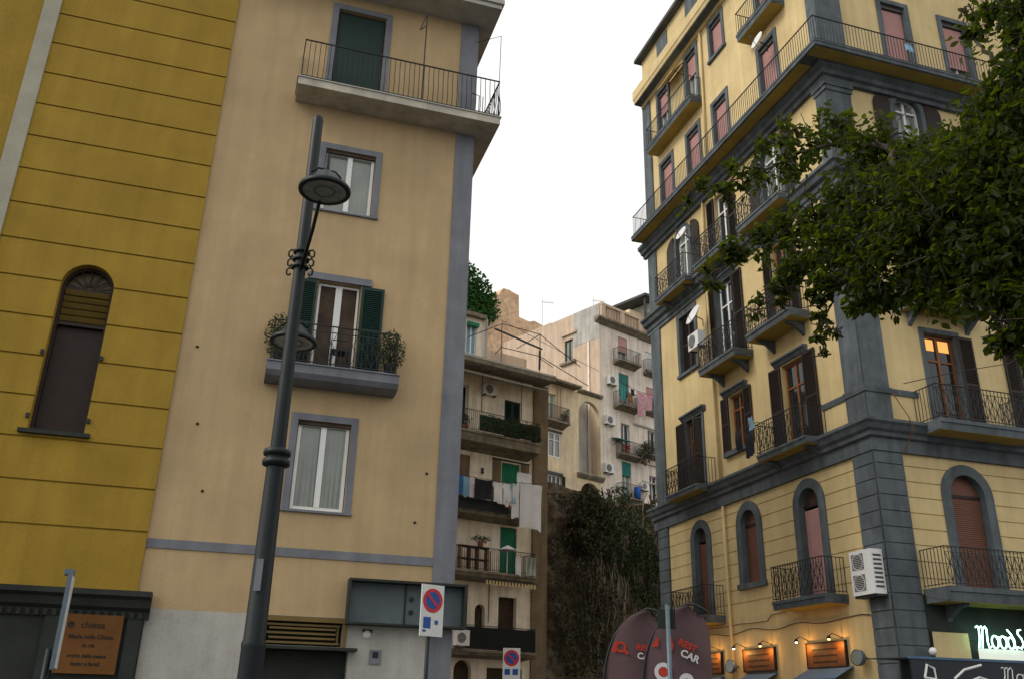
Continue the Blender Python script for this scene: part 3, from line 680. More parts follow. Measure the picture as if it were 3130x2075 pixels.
# balconies
balc(SIDE, 1.8, 4.3, .8, 8.95, .2, br=(2.1, 4.0)); balc(SIDE, 8.1, 10.5, .8, 8.95, .2)
balc(FRONT, 1.5, 4.6, .9, 8.95, .3); balc(FRONT, 4.9, 7.4, .9, 8.95, .3)
balc(SIDE, 5.2, 7.6, .78, 12.9, .26, br=(5.6, 7.2)); balc(FRONT, 1.5, 4.1, .9, 12.6, .26, br=(1.8, 3.8)); balc(SIDE, 2.0, 4.4, .78, 12.98, .26, br=(2.4, 4.0))
balc(SIDE, 8.3, 10.8, .75, 17.0, .22, br=(8.7, 10.4)); balc(SIDE, 5.4, 7.6, .75, 17.0, .22); balc(SIDE, 2.0, 4.5, .75, 17.0, .22)
balc(FRONT, 1.7, 4.3, .8, 17.0, .22); balc(SIDE, 7.3, 11.35, .6, 24.6, .3, 'plain', br=()); balc(SIDE, 1.5, 3.7, .6, 24.6, .3, 'plain')
# sloped awning cover on the big upper balcony
t = hang(RF, 1, "balcony_awning", "weathered beige sun awning over the upper double balcony of the corner building", "awning", 9.3, .02, 27.3)
MB().hexa([(-.75, -.02, 0), (.75, -.02, 0), (.75, -.02, .03), (-.75, -.02, .03)], [(-.75, -.58, -.55), (.75, -.58, -.55), (.75, -.58, -.52), (-.75, -.58, -.52)]).build('canvas', 'cream_stucco', t)
MB().tube([(-.74, -.57, -.55), (-.74, -.02, -.7)], .012, 5).tube([(.74, -.57, -.55), (.74, -.02, -.7)], .012, 5).build('arms', 'iron', t)
# cables along the wall above the shops
b = MB(SIDE); rn = random.Random(2); pts = []
for k in range(30): u = .9 + k * .36; pts.append((u, .03, 4.02 + .05 * math.sin(k * .9) + rn.uniform(-.015, .015)))
b.tube(pts, .016, 5); b.tube([(u, .03, 4.42 - .03 * abs(math.sin(u * 1.3)) - (.15 if u > 5.5 else 0)) for u in [4.6 + .2 * k for k in range(25)]], .013, 5)
b.build('wall_cable', 'grille_dark', CB)
tag(MB().tube([RF.W(1.1, -.2, 10.05), RF.W(2.2, -.8, 10.3), RF.W(4.6, -.5, 11.0), RF.W(6.5, -.3, 12.2)], .012, 5).build('washing_wire', 'iron'), "thin sagging wire across the lit balcony door of the corner building", "wire")
b = MB()
tag(b.tube([RF.W(.75, -.12, 9.8), RF.W(.9, -.45, 9.0), RF.W(1.0, -.44, 8.7), RF.W(.9, -.16, 8.2), RF.W(.95, -.14, 8.12)], .014, 5).build('hanging_cable', 'shop_board'), "brown cable looping over the grey cornice at the building corner", "cable")
# ------------------------------------------------------------------ things fixed to the corner building
def ac_unit(fr, side, label, u, d, z, w_=.8, h=.58, dp=.3, fans=1, group=None, m='white_metal'):
    t = hang(fr, side, "air_conditioner", label, "air conditioner", u, d, z, group)
    MB().box(-w_ / 2, w_ / 2, -dp, 0, 0, h).build('housing', m, t)
    for k in range(fans):
        zc = h * (k + .5) / fans; rr = min(w_ * .3, h / fans * .38); xc = -w_ * .12
        g_ = MB().lathe([(rr + .015, -.001), (rr + .015, .012), (rr, .012), (rr, .004), (0, .004)], (xc, -dp, zc), 18, (0, -1, 0)).build('fan_grille', 'grille_dark', t)
        b = MB()
        for q in range(-3, 4): b.box(xc - rr * .95, xc + rr * .95, -dp - .018, -dp - .013, zc + q * rr / 3.8 - .005, zc + q * rr / 3.8 + .005)
        b.build('fan_guard', m, g_)
    for q in (-1, 1): MB().box(q * w_ * .39 - .03, q * w_ * .39 + .03, -dp, 0, -.05, -.004).build('bracket', 'iron', t)
    return t
def dish(fr, side, label, u, d, z, rad=.4, axis=(.5, -.8, .45), group=None):
    t = hang(fr, side, "satellite_dish", label, "satellite dish", u, d, z, group)
    b = MB().lathe([(0, 0), (rad * .4, .015), (rad * .75, .06), (rad, .11), (rad, .125), (rad * .7, .075), (0, .02)], (0, -.3, 0), 24, axis); b.build('reflector', 'white_metal', t, True)
    ax = Vector(axis).normalized()
    MB().tube([(0, -.3, 0), (0, 0, -.1), (0, .0, -.35)], .02, 6).build('mount', 'iron', t)
    e_ = Vector((0, -.3, 0)) + ax * rad * 1.1
    MB().tube([Vector((0, -.3, -rad * .95)) + ax * .1, e_], .01, 5).box(e_.x - .03, e_.x + .03, e_.y - .03, e_.y + .03, e_.z - .03, e_.z + .03).build('receiver', 'grille_dark', t)
    return t
t = hang(RF, 1, "air_conditioner", "large white double-fan air conditioner on the quoins at the building corner", "air conditioner", .50, .09, 4.46)
MB().box(-.42, .42, -.36, 0, 0, 1.1).build('housing', 'white_metal', t)
for z in (.1, .62):
    g_ = MB().box(-.34, .12, -.366, -.361, z, z + .4).build('fan_opening', 'grille_dark', t)
    b = MB()
    for k in range(9): b.box(-.34, .12, -.374, -.368, z + .02 + k * .044, z + .028 + k * .044)
    b.lathe([(.19, 0), (.2, .006), (.21, 0)], (-.11, -.368, z + .2), 18, (0, -1, 0)); b.build('fan_guard', 'white_metal', g_)
b = MB()
for k in range(8): b.box(.424, .428, -.3, -.06, .15 + k * .11, .2 + k * .11)
b.build('side_louvres', 'grille_dark', t); MB().box(-.44, .44, -.3, 0, -.06, -.004).build('bracket', 'iron', t)
ac_unit(RF, 1, "pale air conditioner on the balcony below the white satellite dish", 8.05, .35, 13.9, .75, .6, .3)
dish(RF, 1, "large white satellite dish beside the dark shutters of the corner building", 7.95, .25, 15.15, .42, (-.02, -.9, .4))
dish(RF, 1, "round white satellite dish by the far arched door under the big cornice", 8.6, .2, 18.9, .30, (.1, -.9, .4))
dish(RF, 1, "white satellite dish with its cover on the upper side balcony", 2.45, .2, 23.35, .32, (0, -.9, .3))
# washing on balcony of second floor
t = hang(RF, 1, "drying_rack", "drying rack with dark washing on the far corner of the balcony with orange-framed doors", "drying rack", 4.5, .75, 9.9)
MB().tube([(-.7, 0, .1), (.3, 0, .1)], .012, 5).tube([(-.7, .3, .1), (.3, .3, .1)], .012, 5).tube([(.3, 0, .1), (.3, .3, .1)], .012, 5).build('frame', 'iron', t)
def cloth(name, label, cat, origin, uvec, w_, h, m, group=None, fold=.03, seed=0, cut=None, nu=14, nv=10):
    rn = random.Random(seed); ph = rn.uniform(0, 6); uvec = Vector((uvec[0], uvec[1], 0)).normalized(); nv_ = Vector((uvec.y, -uvec.x, 0))
    t = thing(name, label, cat, origin, 0, group)
    def f(a_, v):
        x = a_ * w_; z = -v * h * (1 + .04 * math.sin(a_ * 5 + ph)); o_ = fold * (.3 + v) * math.sin(a_ * 14 + ph + v) + .02 * math.sin(v * 5 + ph)
        sag = -.03 * math.sin(a_ * math.pi)
        if cut: x = w_ / 2 + (x - w_ / 2) * cut(a_, v)
        q = uvec * x + nv_ * o_; return (q.x, q.y, z + sag)
    grid_blob(f, nu, nv).build('cloth', m, t, True)
    b = MB()
    for a_ in (.06, .94):
        q = uvec * a_ * w_; b.box(q.x - .012, q.x + .012, q.y - .02, q.y + .02, -.05, .03)
    b.build('peg', 'orange_wood', t); return t
def rfv(u, d, z): return RF.W(-d, u, z)
vB = Vector(rfv(1, 0, 0)) - Vector(rfv(0, 0, 0)); vB = -vB
cloth("towel", "dark navy cloth hanging from the balcony of the corner building", "towel", rfv(4.75, .85, 9.75), vB, .45, .75, 'cloth_dark', seed=1)
cloth("towel", "black cloth on the rack between two balcony doors of the corner building", "towel", rfv(5.4, .8, 10.0), vB, .4, .6, 'cloth_dark', seed=2)
cloth("towel", "small yellow cloth on the drying rack of the corner building", "towel", rfv(4.75, .7, 10.15), vB, .16, .25, 'board_orange', seed=3)
cloth("towel", "small blue and white cloth over the balcony rail of the corner building", "towel", rfv(4.45, .86, 10.2), vB, .22, .4, 'cloth_light_blue', seed=4)
t = cloth("towel", "white and blue cloth on the rail of the top right-hand balcony", "towel", RF.W(2.5, -.9, 21.5), Vector(RF.W(1, 0)) - Vector(RF.W(0, 0)), .3, .35, 'cloth_light_blue', seed=5)
# --- shop fronts of the side street
def scallop(fr, side, label, u, z, w_, group):
    t = hang(fr, side, "shop_awning", label, "awning", u, .02, z, group)
    b = MB().hexa([(-w_ / 2, 0, .32), (w_ / 2, 0, .32), (w_ / 2, 0, .34), (-w_ / 2, 0, .34)], [(-w_ / 2, -.62, 0), (w_ / 2, -.62, 0), (w_ / 2, -.62, .02), (-w_ / 2, -.62, .02)]); b.build('canopy', 'awning_blue', t)
    b = MB(); n = 9
    for k in range(n):
        uc = -w_ / 2 + w_ * (k + .5) / n; hw = w_ / n / 2
        b.prism([(uc - hw, .0), (uc + hw, 0), (uc + hw, -.1)] + [(uc + hw * math.cos(math.pi * q / 6), -.1 - .07 * math.sin(math.pi * q / 6)) for q in range(1, 6)] + [(uc - hw, -.1)], .63, .635)
    b2 = MB(FRONT); b2.v = [(x, -y, z_) if False else (x, -abs(y), z_) for x, y, z_ in b.v]; b2.f = b.f; b2.build('valance', 'awning_blue', t)
    return t
def shop_sign(u, w_, label, lampl):
    t = hang(RF, 1, "shop_sign", label, "shop sign", u, .01, 3.15, "orange shop signs along the side street")
    MB().box(-w_ / 2, w_ / 2, -.07, 0, -.3, .3).build('board', 'shop_board', t)
    b = MB(FRONT); b.box(-w_ / 2 - .03, w_ / 2 + .03, .0, .09, .3, .34).box(-w_ / 2 - .03, w_ / 2 + .03, 0, .09, -.34, -.3).box(-w_ / 2 - .03, -w_ / 2, 0, .09, -.3, .3).box(w_ / 2, w_ / 2 + .03, 0, .09, -.3, .3); b.build('frame', 'dark_wood', t)
    b = MB(FRONT); rn = random.Random(int(u * 10))
    for k in range(3):
        x = -w_ * .35
        while x < w_ * .3: q = rn.uniform(.05, .12); b.box(x, x + q, .071, .076, .12 - k * .16, .16 - k * .16); x += q + .03
    b.build('faded_lettering', 'dark_wood', t)
    for s_, xx in ((0, -w_ / 2 + .05), (1, w_ / 2 - .15)):
        g_ = hang(RF, 1, "sign_lamp", "glowing spot lamp at the %s end of the %s" % (("left", "right")[s_], lampl), "lamp", u - xx, .01, 3.55)
        MB().tube([(0, 0, 0), (0, -.3, .1), (0, -.42, .03)], .014, 6).build('arm', 'iron', g_)
        MB().lathe([(.02, .09), (.05, .06), (.065, 0), (.055, 0)], (0, -.42, -.05), 12).build('lamp_shade', 'iron', g_, True)
        MB().lathe([(0, -.035), (.025, -.025), (.035, 0), (.02, .03), (0, .035)], (0, -.42, -.045), 10).build('bulb', 'bulb' if s_ else 'bulb_cool', g_, True)
        ld = bpy.data.lights.new("sign_lamp_light", 'POINT'); ld.energy = 8; ld.color = (1, .48, .12); ld.shadow_soft_size = .04
        lo = bpy.data.objects.new("sign_lamp_light", ld); COL.objects.link(lo); lo.parent = g_; lo.location = (0, -.24, -.17)
    return t
shop_sign(2.85, 1.68, "orange-lit shop sign nearest the building corner", "orange-lit sign nearest the corner")
shop_sign(6.2, 1.7, "orange-lit shop sign in the middle, between the downpipe and the round wall lamp", "middle orange-lit sign")
shop_sign(9.1, 1.3, "orange-lit shop sign behind the two feather flags", "orange-lit sign behind the flags")
scallop(RF, 1, "blue-grey scalloped shop awning under the sign nearest the building corner", 2.75, 2.5, 1.9, "scalloped shop awnings")
scallop(RF, 1, "blue-grey scalloped shop awning under the middle lit sign", 6.1, 2.44, 1.6, "scalloped shop awnings")
scallop(RF, 1, "blue-grey scalloped shop awning partly behind the feather flags", 9.1, 2.4, 1.4, "scalloped shop awnings")
def flood(label, u, z):
    t = hang(RF, 1, "floodlight", label, "floodlight", u, .01, z)
    MB().tube([(0, 0, 0), (0, -.12, 0)], .025, 6).build('bracket', 'iron', t)
    MB().lathe([(0, 0), (.12, .02), (.19, .1), (.2, .24), (.18, .25)], (0, -.12, 0), 18, (.2, -1, 0)).build('housing', 'sign_back', t, True)
    MB().lathe([(.178, .24), (0, .235)], (0, -.12, 0), 18, (.2, -1, 0)).build('lens', 'glass_curtain', t)
flood("round grey floodlight left of the middle lit shop sign", 7.5, 3.0); flood("blue-grey floodlight on the wall next to the corner quoins", 1.25, 3.0)
# --- corner shop: neon letters, dark board, ochre panel
t = hang(RF, 0, "wall_panel", "ochre rectangular panel on the dark ground-floor wall, left of the neon letters", "panel", 1.5, .03, 3.15)
MB().box(-.53, .53, -.06, 0, -.5, .45).build('panel', 'cream_stucco', t); MB().box(-.56, .56, -.03, 0, -.53, .48).build('frame', 'base_stone', t)
nz = hang(RF, 0, "neon_sign", "glowing green-white neon shop name in script letters", "neon sign", 2.05, .34, 3.27)
STR = {'M': [[(-.12, .62), (-.06, .66), (0, .62), (-.02, .3), (-.1, 0)], [(0, .6), (.1, .66), (.13, .6), (.07, .2), (.03, 0)], [(.13, .55), (.24, .66), (.29, .58), (.26, .2), (.3, 0), (.38, .06)]],
       'o': [[(.13 + .13 * math.cos(t_ * math.pi / 6 + 1.6), .2 + .19 * math.sin(t_ * math.pi / 6 + 1.6)) for t_ in range(13)] + [(.32, .34)]],
       'd': [[(.12 + .12 * math.cos(t_ * math.pi / 6 + 1.0), .19 + .18 * math.sin(t_ * math.pi / 6 + 1.0)) for t_ in range(13)], [(.04, .6), (.16, .48), (.26, .3), (.26, .1), (.32, 0)]],
       's': [[(.24, .62), (.12, .6), (.1, .48), (.22, .34), (.26, .18), (.16, .04), (.02, .08)]]}
x = .1; b = MB()
for ch in 'Moods':
    for st in STR[ch]: b.tube([(x + a_ * .8, 0, z * .78 - .02) for a_, z in st], .018, 7)
    x += {'M': .42, 'o': .31, 'd': .34, 's': .3}[ch] * .8
b.build('neon_tube', 'neon', nz)
b = MB()
for k in range(6): b.tube([(.05 + k * .3, 0, .15), (.05 + k * .3, .3, .15)], .008, 4)
b.build('standoffs', 'iron', nz)
t = hang(RF, 0, "light_panel", "pale lit panel leaning under the neon letters", "panel", 3.2, .3, 3.0)
MB().hexa([(-1.1, 0, .0), (2.2, 0, .0), (2.2, 0, .24), (-1.1, 0, .24)], [(-1.1, .04, .0), (2.2, .04, 0), (2.2, .04, .24), (-1.1, .04, .24)]).build('panel', 'lit_panel', t)
t = hang(RF, 0, "awning_board", "dark board with a pale hand-painted name along the shop awning edge", "awning", 1.2, 1.5, 2.35)
MB().box(-2.2, 5, -.03, .03, 0, .5).build('board', 'black_board', t); MB().box(-2.22, 5.02, -.05, .05, .5, .55).build('rim', 'awning_blue', t)
MB().hexa([(-2.2, .031, .5), (5, .031, .5), (5, .031, .53), (-2.2, .031, .53)], [(-2.2, 1.48, .54), (5, 1.48, .54), (5, 1.48, .56), (-2.2, 1.48, .56)]).build('canopy', 'black_board', t)
b = MB()
x = .35
for ch in 'Moods':
    for st in STR[ch]: b.tube([(x + a_ * .75, -.035, .06 + z * .5) for a_, z in st], .015, 6)
    x += {'M': .42, 'o': .31, 'd': .34, 's': .3}[ch] * .75
for q in ([(-1.9, .1), (-1.8, .38), (-1.62, .3), (-1.6, .08), (-1.9, .1)], [(-1.1, .1), (-.8, .3), (-.3, .42)], [(-.7, .05), (-.4, .15), (-.1, .08)], [(2.2, .1), (2.7, .3), (3.1, .2)]):
    b.tube([(a_, -.035, z) for a_, z in q], .03, 6)
b.build('painted_name', 'sign_white', t)
t = hang(RF, 0, "globe_lamp", "small unlit globe lamp on the dark corner wall beside the ochre panel", "lamp", .72, .28, 3.12)
MB().lathe([(0, -.1), (.07, -.07), (.1, 0), (.07, .07), (0, .1)], (0, 0, 0), 14).build('globe', 'white_metal', t, True); MB().tube([(0, 0, -.1), (0, 0, -.3), (0, .26, -.3)], .014, 6).build('bracket', 'iron', t)

# ================================================================== COURTYARD BUILDING (with laundry)
DF = Frame(1.78138, 41.96221, 57)
DB = thing("courtyard_building", "shabby apartment block with deep balconies and hanging laundry at the end of the alley", "building", DF.W(0, 0), DF.rz)
T = FRONT
DH = [(-2.45, -1.55, 12.95, 15.12), (-6.2, -4.42, 12.95, 15.4), (-2.52, -1.52, 9.7, 12.1), (-6.0, -4.22, 9.7, 12.1), (-2.5, -1.62, 6.95, 9.15), (-6.0, -4.75, 6.95, 9.15),
      (-2.5, -1.56, 3.8, 6.12), (-3.68, -3.17, 4.2, 5.72, 1), (-4.6, -3.75, 0, 3.45, 1), (-3.0, -1.2, .2, 3.2)]
wall(T, DB, 'court_white', -9, -.82, 0, 16.3, DH, .25)
MB(T).box(-.82, 0, -.3, .10, 0, 16.2).build('brown_pier', 'court_brown', DB)
MB(T).box(-8.98, -.02, -7, -.31, 0, 16.25).build('interior_mass', 'interior', DB)
MB(T).box(-.3, .0, -7, -.31, 0, 16.25).build('side_wall', 'court_brown', DB)
def dwin(h, kind, m='green_roller', drop=0.0):
    w_ = casement(T, DB, h[0] + .01, h[1] - .01, h[2], h[3] - .01, 'white_paint', 'glass', -.2, .05)
    if kind == 'roller': roller(T, w_, h[0] + .02, h[1] - .02, h[2] + drop, h[3] - .03, m, -.08)
    if kind == 'leaf': leaf_shutter(T, w_, h[0] + .03, (h[0] + h[1]) / 2 - .01, h[2], h[3] - .02, m, -.05); leaf_shutter(T, w_, (h[0] + h[1]) / 2 + .01, h[1] - .03, h[2], h[3] - .02, m, -.05)
    return w_
w_ = dwin(DH[0], 'leaf', 'green_paint'); dwin(DH[1], 'none')
w_ = dwin(DH[2], 'roller', 'green_roller', .2); MB(T).box(-3.02, -2.56, .002, .03, 9.7, 12.15).build('surround', 'court_brown', w_); MB(T).box(-1.48, -1.02, .002, .03, 9.7, 12.15).build('surround', 'court_brown', w_)
MB(T).box(-3.06, -.98, .002, .045, 12.151, 12.22).build('lintel', 'iron', w_)
w_ = dwin(DH[3], 'none'); MB(T).box(-4.8, -4.24, .002, .04, 9.7, 12.1).build('shutter', 'court_brown', w_)
dwin(DH[4], 'roller', 'green_roller'); dwin(DH[5], 'none')
MB(T).box(-3.02, -2.98, .002, .02, 5.0, 8).build('downpipe', 'old_concrete', DB)
def dslab(u0, u1, o, zt, th, **k):
    return MB(T).sweep([(.002, zt), (o, zt), (o, zt - .1), (o - .06, zt - .12), (o - .12, zt - th * .7), (.002, zt - th)], u0, u1).build('balcony', 'old_concrete', DB)
s = dslab(-9, -1.1, 1.1, 12.96, .65); railing(T, s, -9, -1.12, 1.1, 12.96, .92, .1)
MB(T).box(-4.45, -1.14, 1.10, 1.115, 13.02, 13.72).build('green_screen', 'plastic_green', s)
rn = random.Random(61); tag(leaves(900, lambda: (rn.uniform(-4.4, -1.2), 1.15 + rn.uniform(-.04, .1), 13.0 + rn.uniform(0, .78)), .1, T, .3, .5, rn).build('hedge', 'leaf_dull', s), kind='stuff')
s = dslab(-9, -1.6, 1.0, 9.58, .35); railing(T, s, -9, -1.62, 1.0, 9.58, .95, .1)
MB(T).box(-5.6, -2.75, 1.0, 1.02, 9.5, 9.98).build('parapet_screen', 'iron', s)
s = dslab(-9, -1.2, 1.0, 6.98, .35); railing(T, s, -9, -1.22, 1.0, 6.98, .95, .1)
s = dslab(-9, -1.15, 1.0, 3.82, .3); railing(T, s, -4.65, -1.17, 1.0, 3.82, .93, .06); MB(T).box(-4.62, -1.2, .93, .945, 3.84, 4.7).build('parapet_screen', 'iron', s)
# roof slab, terrace
b = MB(T); b.box(-9, -.25, -.0, 1.05, 16.18, 16.38); b.box(-9, -.2, -7, -.001, 16.26, 16.4); b.build('roof_slab', 'old_concrete', DB)
b = MB(T); b.sweep([(.9, 16.38), (1.07, 16.38), (1.07, 16.46), (.9, 16.46)], -9, -.22); b.build('roof_edge', 'white_plaster', DB)
b = MB(T); u = -8.9
while u < -.9: b.hexa([(u, .01, 15.92), (u + .09, .01, 15.96), (u + .18, .01, 15.92), (u + .09, .01, 15.95)], [(u, 1.35, 15.5), (u + .09, 1.35, 15.54), (u + .18, 1.35, 15.5), (u + .09, 1.35, 15.53)]); u += .18
b.build('corrugated_canopy', 'white_plaster', DB)
b = MB(T); b.tube([(-4.35, 1.05, 13.9), (-4.35, 1.05, 15.6)], .02, 5); b.tube([(-2.2, 1.05, 13.9), (-2.2, 1.05, 15.6)], .02, 5); b.build('canopy_posts', 'iron', DB)
# set-back top storey
wall(lambda u, d, z: (u, -(d - 2.4), z), DB, 'old_white', -9, -2.1, 16.3, 20.2, [(-3.3, -2.72, 18.05, 19.6)], .2, name='upper_wall')
b = MB(T); b.box(-9, -2.101, -7, -2.62, 16.4, 20.15); b.build('upper_mass', 'old_white', DB)
MB(T).box(-9, -2.3, -2.4, -2.1, 20.0, 20.2).build('upper_cornice', 'old_concrete', DB)
def UP(u, d, z): return (u, -(d - 2.4), z)
w_ = casement(UP, DB, -3.29, -2.73, 18.06, 19.59, 'white_paint', 'cloth_light_blue', -.1, .04, mull=.08)
MB(UP).box(-3.32, -2.68, .002, .2, 19.5, 19.68).build('rolled_blind', 'green_roller', w_); MB(UP).box(-3.6, -2.35, .002, .3, 17.7, 17.9).build('sill', 'old_concrete', w_)
MB(UP).box(-2.2, -2.1, .002, .08, 16.3, 20.1).build('downpipe', 'white_plaster', DB)
b = MB(T); b.box(-2.1, 1.6, -8, -4.2, 14, 19.35); b.build('terrace_house', 'old_tan', DB)
MB(T).box(-1.5, -1.25, -4.2, -4.17, 18.7, 19.1).build('terrace_window', 'interior', DB)
t = hang(DF, 0, "pergola_frame", "bare iron pergola frame on the roof terrace above the laundry balconies", "pergola", 0, 0, 16.46)
b = MB(); zz = 2.35
for q in (((-2.85, -.2, 0), (-2.85, -.2, zz)), ((-.6, -.2, 0), (-.6, -.2, zz + .05)), ((-2.85, -.2, zz), (-.6, -.2, zz)), ((-2.85, -.2, 1.15), (-.6, -.2, 1.2)), ((-2.85, -.2, zz), (-3.3, 2.2, zz)), ((-.6, -.2, zz), (.4, 3.4, 3.0)), ((-.6, -.2, 1.1), (2.2, 2.6, 2.1)), ((-.6, -.2, zz), (2.2, .2, 1.4)), ((-2.85, -.2, 1.15), (-1.2, 3, 2.2)), ((-.6, -.2, 1.2), (2.4, -.2, .3))): b.tube(q, .022, 5)
b.build('frame', 'iron', t)
MB().tube([(-3.2, -.1, 2.05), (-.4, -.1, 1.65)], .05, 6).build('rolled_shade', 'slate_roof', t)
MB().tube([(-.62, -.2, .5), (-.6, -.2, 1.5)], .06, 6).build('hanging_bundle', 'iron', t)
ac_unit(DF, 0, "white air conditioner high on the courtyard wall under the corrugated canopy", -3.4, .01, 15.1, .72, .5, .28)
ac_unit(DF, 0, "pale air conditioner box at the left end of the lowest courtyard balcony", -4.95, .98, 3.92, .6, .6, .3)
t = hang(DF, 0, "wall_light", "small dark lantern on the pale wall between the courtyard doors", "wall lamp", -3.62, .01, 11.5)
MB().lathe([(0, .12), (.07, .1), (.05, 0), (.08, -.12), (0, -.16)], (0, -.12, 0), 8).build('lantern', 'iron', t); MB().tube([(0, 0, .1), (0, -.12, .14)], .015, 5).build('bracket', 'iron', t)
# laundry
dv = Vector(DF.W(1, 0)) - Vector(DF.W(0, 0))
MBl = MB().tube([DF.W(-6, -1.42, 10.80), DF.W(-3.6, -1.42, 10.76), DF.W(-1.2, -1.42, 11.0)], .012, 4)
tag(MBl.build('clothes_line', 'iron'), "thin clothes line strung along the laundry balcony of the courtyard building", "clothes line")
G_ = "laundry hung along the courtyard balcony"
def dl(name, label, cat, u, w_, zt, h, m, seed, cut=None, fold=.03): cloth(name, label, cat, DF.W(u, -1.42, zt), dv, w_, h, m, G_, fold, seed, cut)
dl("towel", "deep blue towel, leftmost on the courtyard clothes line", "towel", -5.72, .36, 10.78, .85, 'cloth_blue', 1)
dl("towel", "light blue towel, second from left on the courtyard clothes line", "towel", -5.34, .3, 10.77, .86, 'cloth_light_blue', 2)
dl("towel", "pale lilac towel beside the long black sheet", "towel", -5.03, .2, 10.76, .84, 'cloth_lilac', 3)
dl("bed_sheet", "wide black sheet on the courtyard clothes line", "sheet", -4.8, .92, 10.75, .86, 'cloth_dark', 4)
shirt = lambda a_, v: 1.0 if v < .3 else .72
dl("shirt", "white shirt hanging just right of the black sheet", "shirt", -3.86, .6, 10.76, .92, 'cloth_white', 5, shirt)
dl("shirt", "white shirt, middle of the row on the courtyard clothes line", "shirt", -3.38, .56, 10.77, 1.0, 'cloth_white', 6, shirt)
dl("towel", "thin sky-blue cloth between the white shirts and the big white sheet", "towel", -2.93, .3, 10.79, .9, 'cloth_light_blue', 7)
dl("shirt", "white vest hanging in front of the large sheet's left edge", "shirt", -2.88, .42, 10.8, 1.5, 'cloth_white', 8, lambda a_, v: .8 + .2 * v, .02)
dl("bed_sheet", "largest white sheet, reaching lowest on the courtyard clothes line", "sheet", -2.42, 1.18, 10.92, 2.0, 'cloth_white', 9, fold=.075)
dl("towel", "small red cloth peeping below the sky-blue cloth", "towel", -3.1, .2, 9.95, .25, 'cloth_red', 10)
cloth("towel", "grey-white cloth hanging behind and above the largest white sheet", "towel", DF.W(-2.2, -.8, 11.55), dv, .8, .62, 'cloth_white', G_, .03, 11)
cloth("towel", "pale cloth draped outside the third courtyard balcony", "towel", DF.W(-2.35, -1.06, 7.75), dv, .28, .8, 'cloth_white', "cloths over the lower courtyard rail", .02, 12)
cloth("towel", "grey cloth at the right end of the third courtyard balcony", "towel", DF.W(-1.8, -1.06, 7.78), dv, .5, .8, 'glass_curtain', "cloths over the lower courtyard rail", .02, 13)
t = hang(DF, 0, "parasol", "small folded-flat white parasol above the third courtyard balcony", "parasol", -2.75, 1.0, 7.0)
MB().lathe([(0, .62), (.2, .52), (.42, .4), (.4, .38), (0, .5)], (0, 0, .55), 14).build('canopy', 'cloth_white', t, True); MB().tube([(0, 0, 0), (0, 0, 1.1)], .02, 6).build('pole', 'white_metal', t)
t = hang(DF, 0, "plant_stand", "dark wooden plant stand on the third courtyard balcony", "plant stand", -4.35, .8, 7.0)
b = MB(); b.box(-.7, .7, -.15, .15, .9, .97).box(-.7, .7, -.15, .15, .4, .45)
b.build('shelf', 'dark_wood', t)
for x in (-.66, -.2, .2, .66): MB().box(x - .03, x + .03, -.14, .14, 0, .9).build('leg', 'tile_brown', t)
pot_plant(DF, 0, "feathery green plant on top of the dark plant stand", -4.0, .8, 7.95, 160, .45, .3, 'leaf_dull', .1, seed=8, low=.25)
t = hang(DF, 0, "striped_valance", "scalloped cream valance hanging under the third courtyard balcony", "awning", -2.5, 1.02, 6.62)
b = MB(FRONT)
for k in range(16): b.prism([(-1.3 + k * .1625, .0), (-1.3 + k * .1625 + .1, 0), (-1.3 + k * .1625 + .1, -.17), (-1.3 + k * .1625 + .05, -.21), (-1.3 + k * .1625, -.17)], .0, .006)
b.build('fringe', 'cream_stucco', t); MB().box(-1.32, 1.3, -.03, .0, .0, .05).build('rail', 'iron', t)
for k, (u, z, la) in enumerate(((-5.0, 12.97, "small shrub at the left end of the green-screened courtyard balcony"), (-1.3, 12.97, "small dark shrub at the right end of the green-screened courtyard balcony"))):
    pot_plant(DF, 0, la, u, .8, z, 130, .25, .7, 'leaf_dull', .1, seed=20 + k)

# ================================================================== PALE TENEMENT and its yellow wing
EF = Frame(6.02004, 57.68673, 50)
EB = thing("pale_tenement", "tall stained cream tenement with balustraded roof terrace, seen over the alley", "building", EF.W(0, 0), EF.rz)
EH = [(1.85, 2.8, 24.1, 26.05), (1.85, 2.85, 20.9, 23.35), (1.95, 2.8, 17.5, 19.75), (1.95, 2.85, 14.6, 17.1), (4.65, 5.6, 24.1, 25.7), (4.65, 5.6, 21.2, 23.0), (4.65, 5.5, 18.0, 19.8), (4.65, 5.5, 14.8, 16.6), (7.2, 8.1, 24.1, 25.7), (7.2, 8.1, 20.9, 22.8)]
wall(FRONT, EB, 'old_white', 0, 10, 0, 26.6, EH, .25)
wall(SIDE, EB, 'old_tan', 0, 9, 0, 28.0, [(2.62, 3.46, 24.5, 26.15)], .25, name='side_wall')
MB(SIDE).box(0.001, 2.55, .001, .02, 25.45, 28.0).build('grey_render', 'old_grey', EB)
MB(SIDE).box(.95, 1.1, .021, .09, 14, 25.4).build('downpipe', 'old_white', EB)
MB(FRONT).box(.3, 9.9, -9, -.3, 0, 26.55).build('interior_mass', 'interior', EB)
MB(FRONT).box(.28, 10, -9, -.35, 26.56, 27.2).build('roof', 'old_concrete', EB)
MB(FRONT).sweep([(.001, 26.45), (.001, 26.85), (.5, 26.85), (.5, 26.72), (.3, 26.6), (.1, 26.45)], -.5, 10).build('cornice', 'old_concrete', EB)
b = MB(FRONT); b.box(.0, 10, .02, .26, 27.85, 28.03); b.box(.02, 9.9, .05, .22, 26.86, 26.95)
for k in range(6): b.box(.02 + k * 1.9, .42 + k * 1.9, .03, .25, 26.95, 27.85)
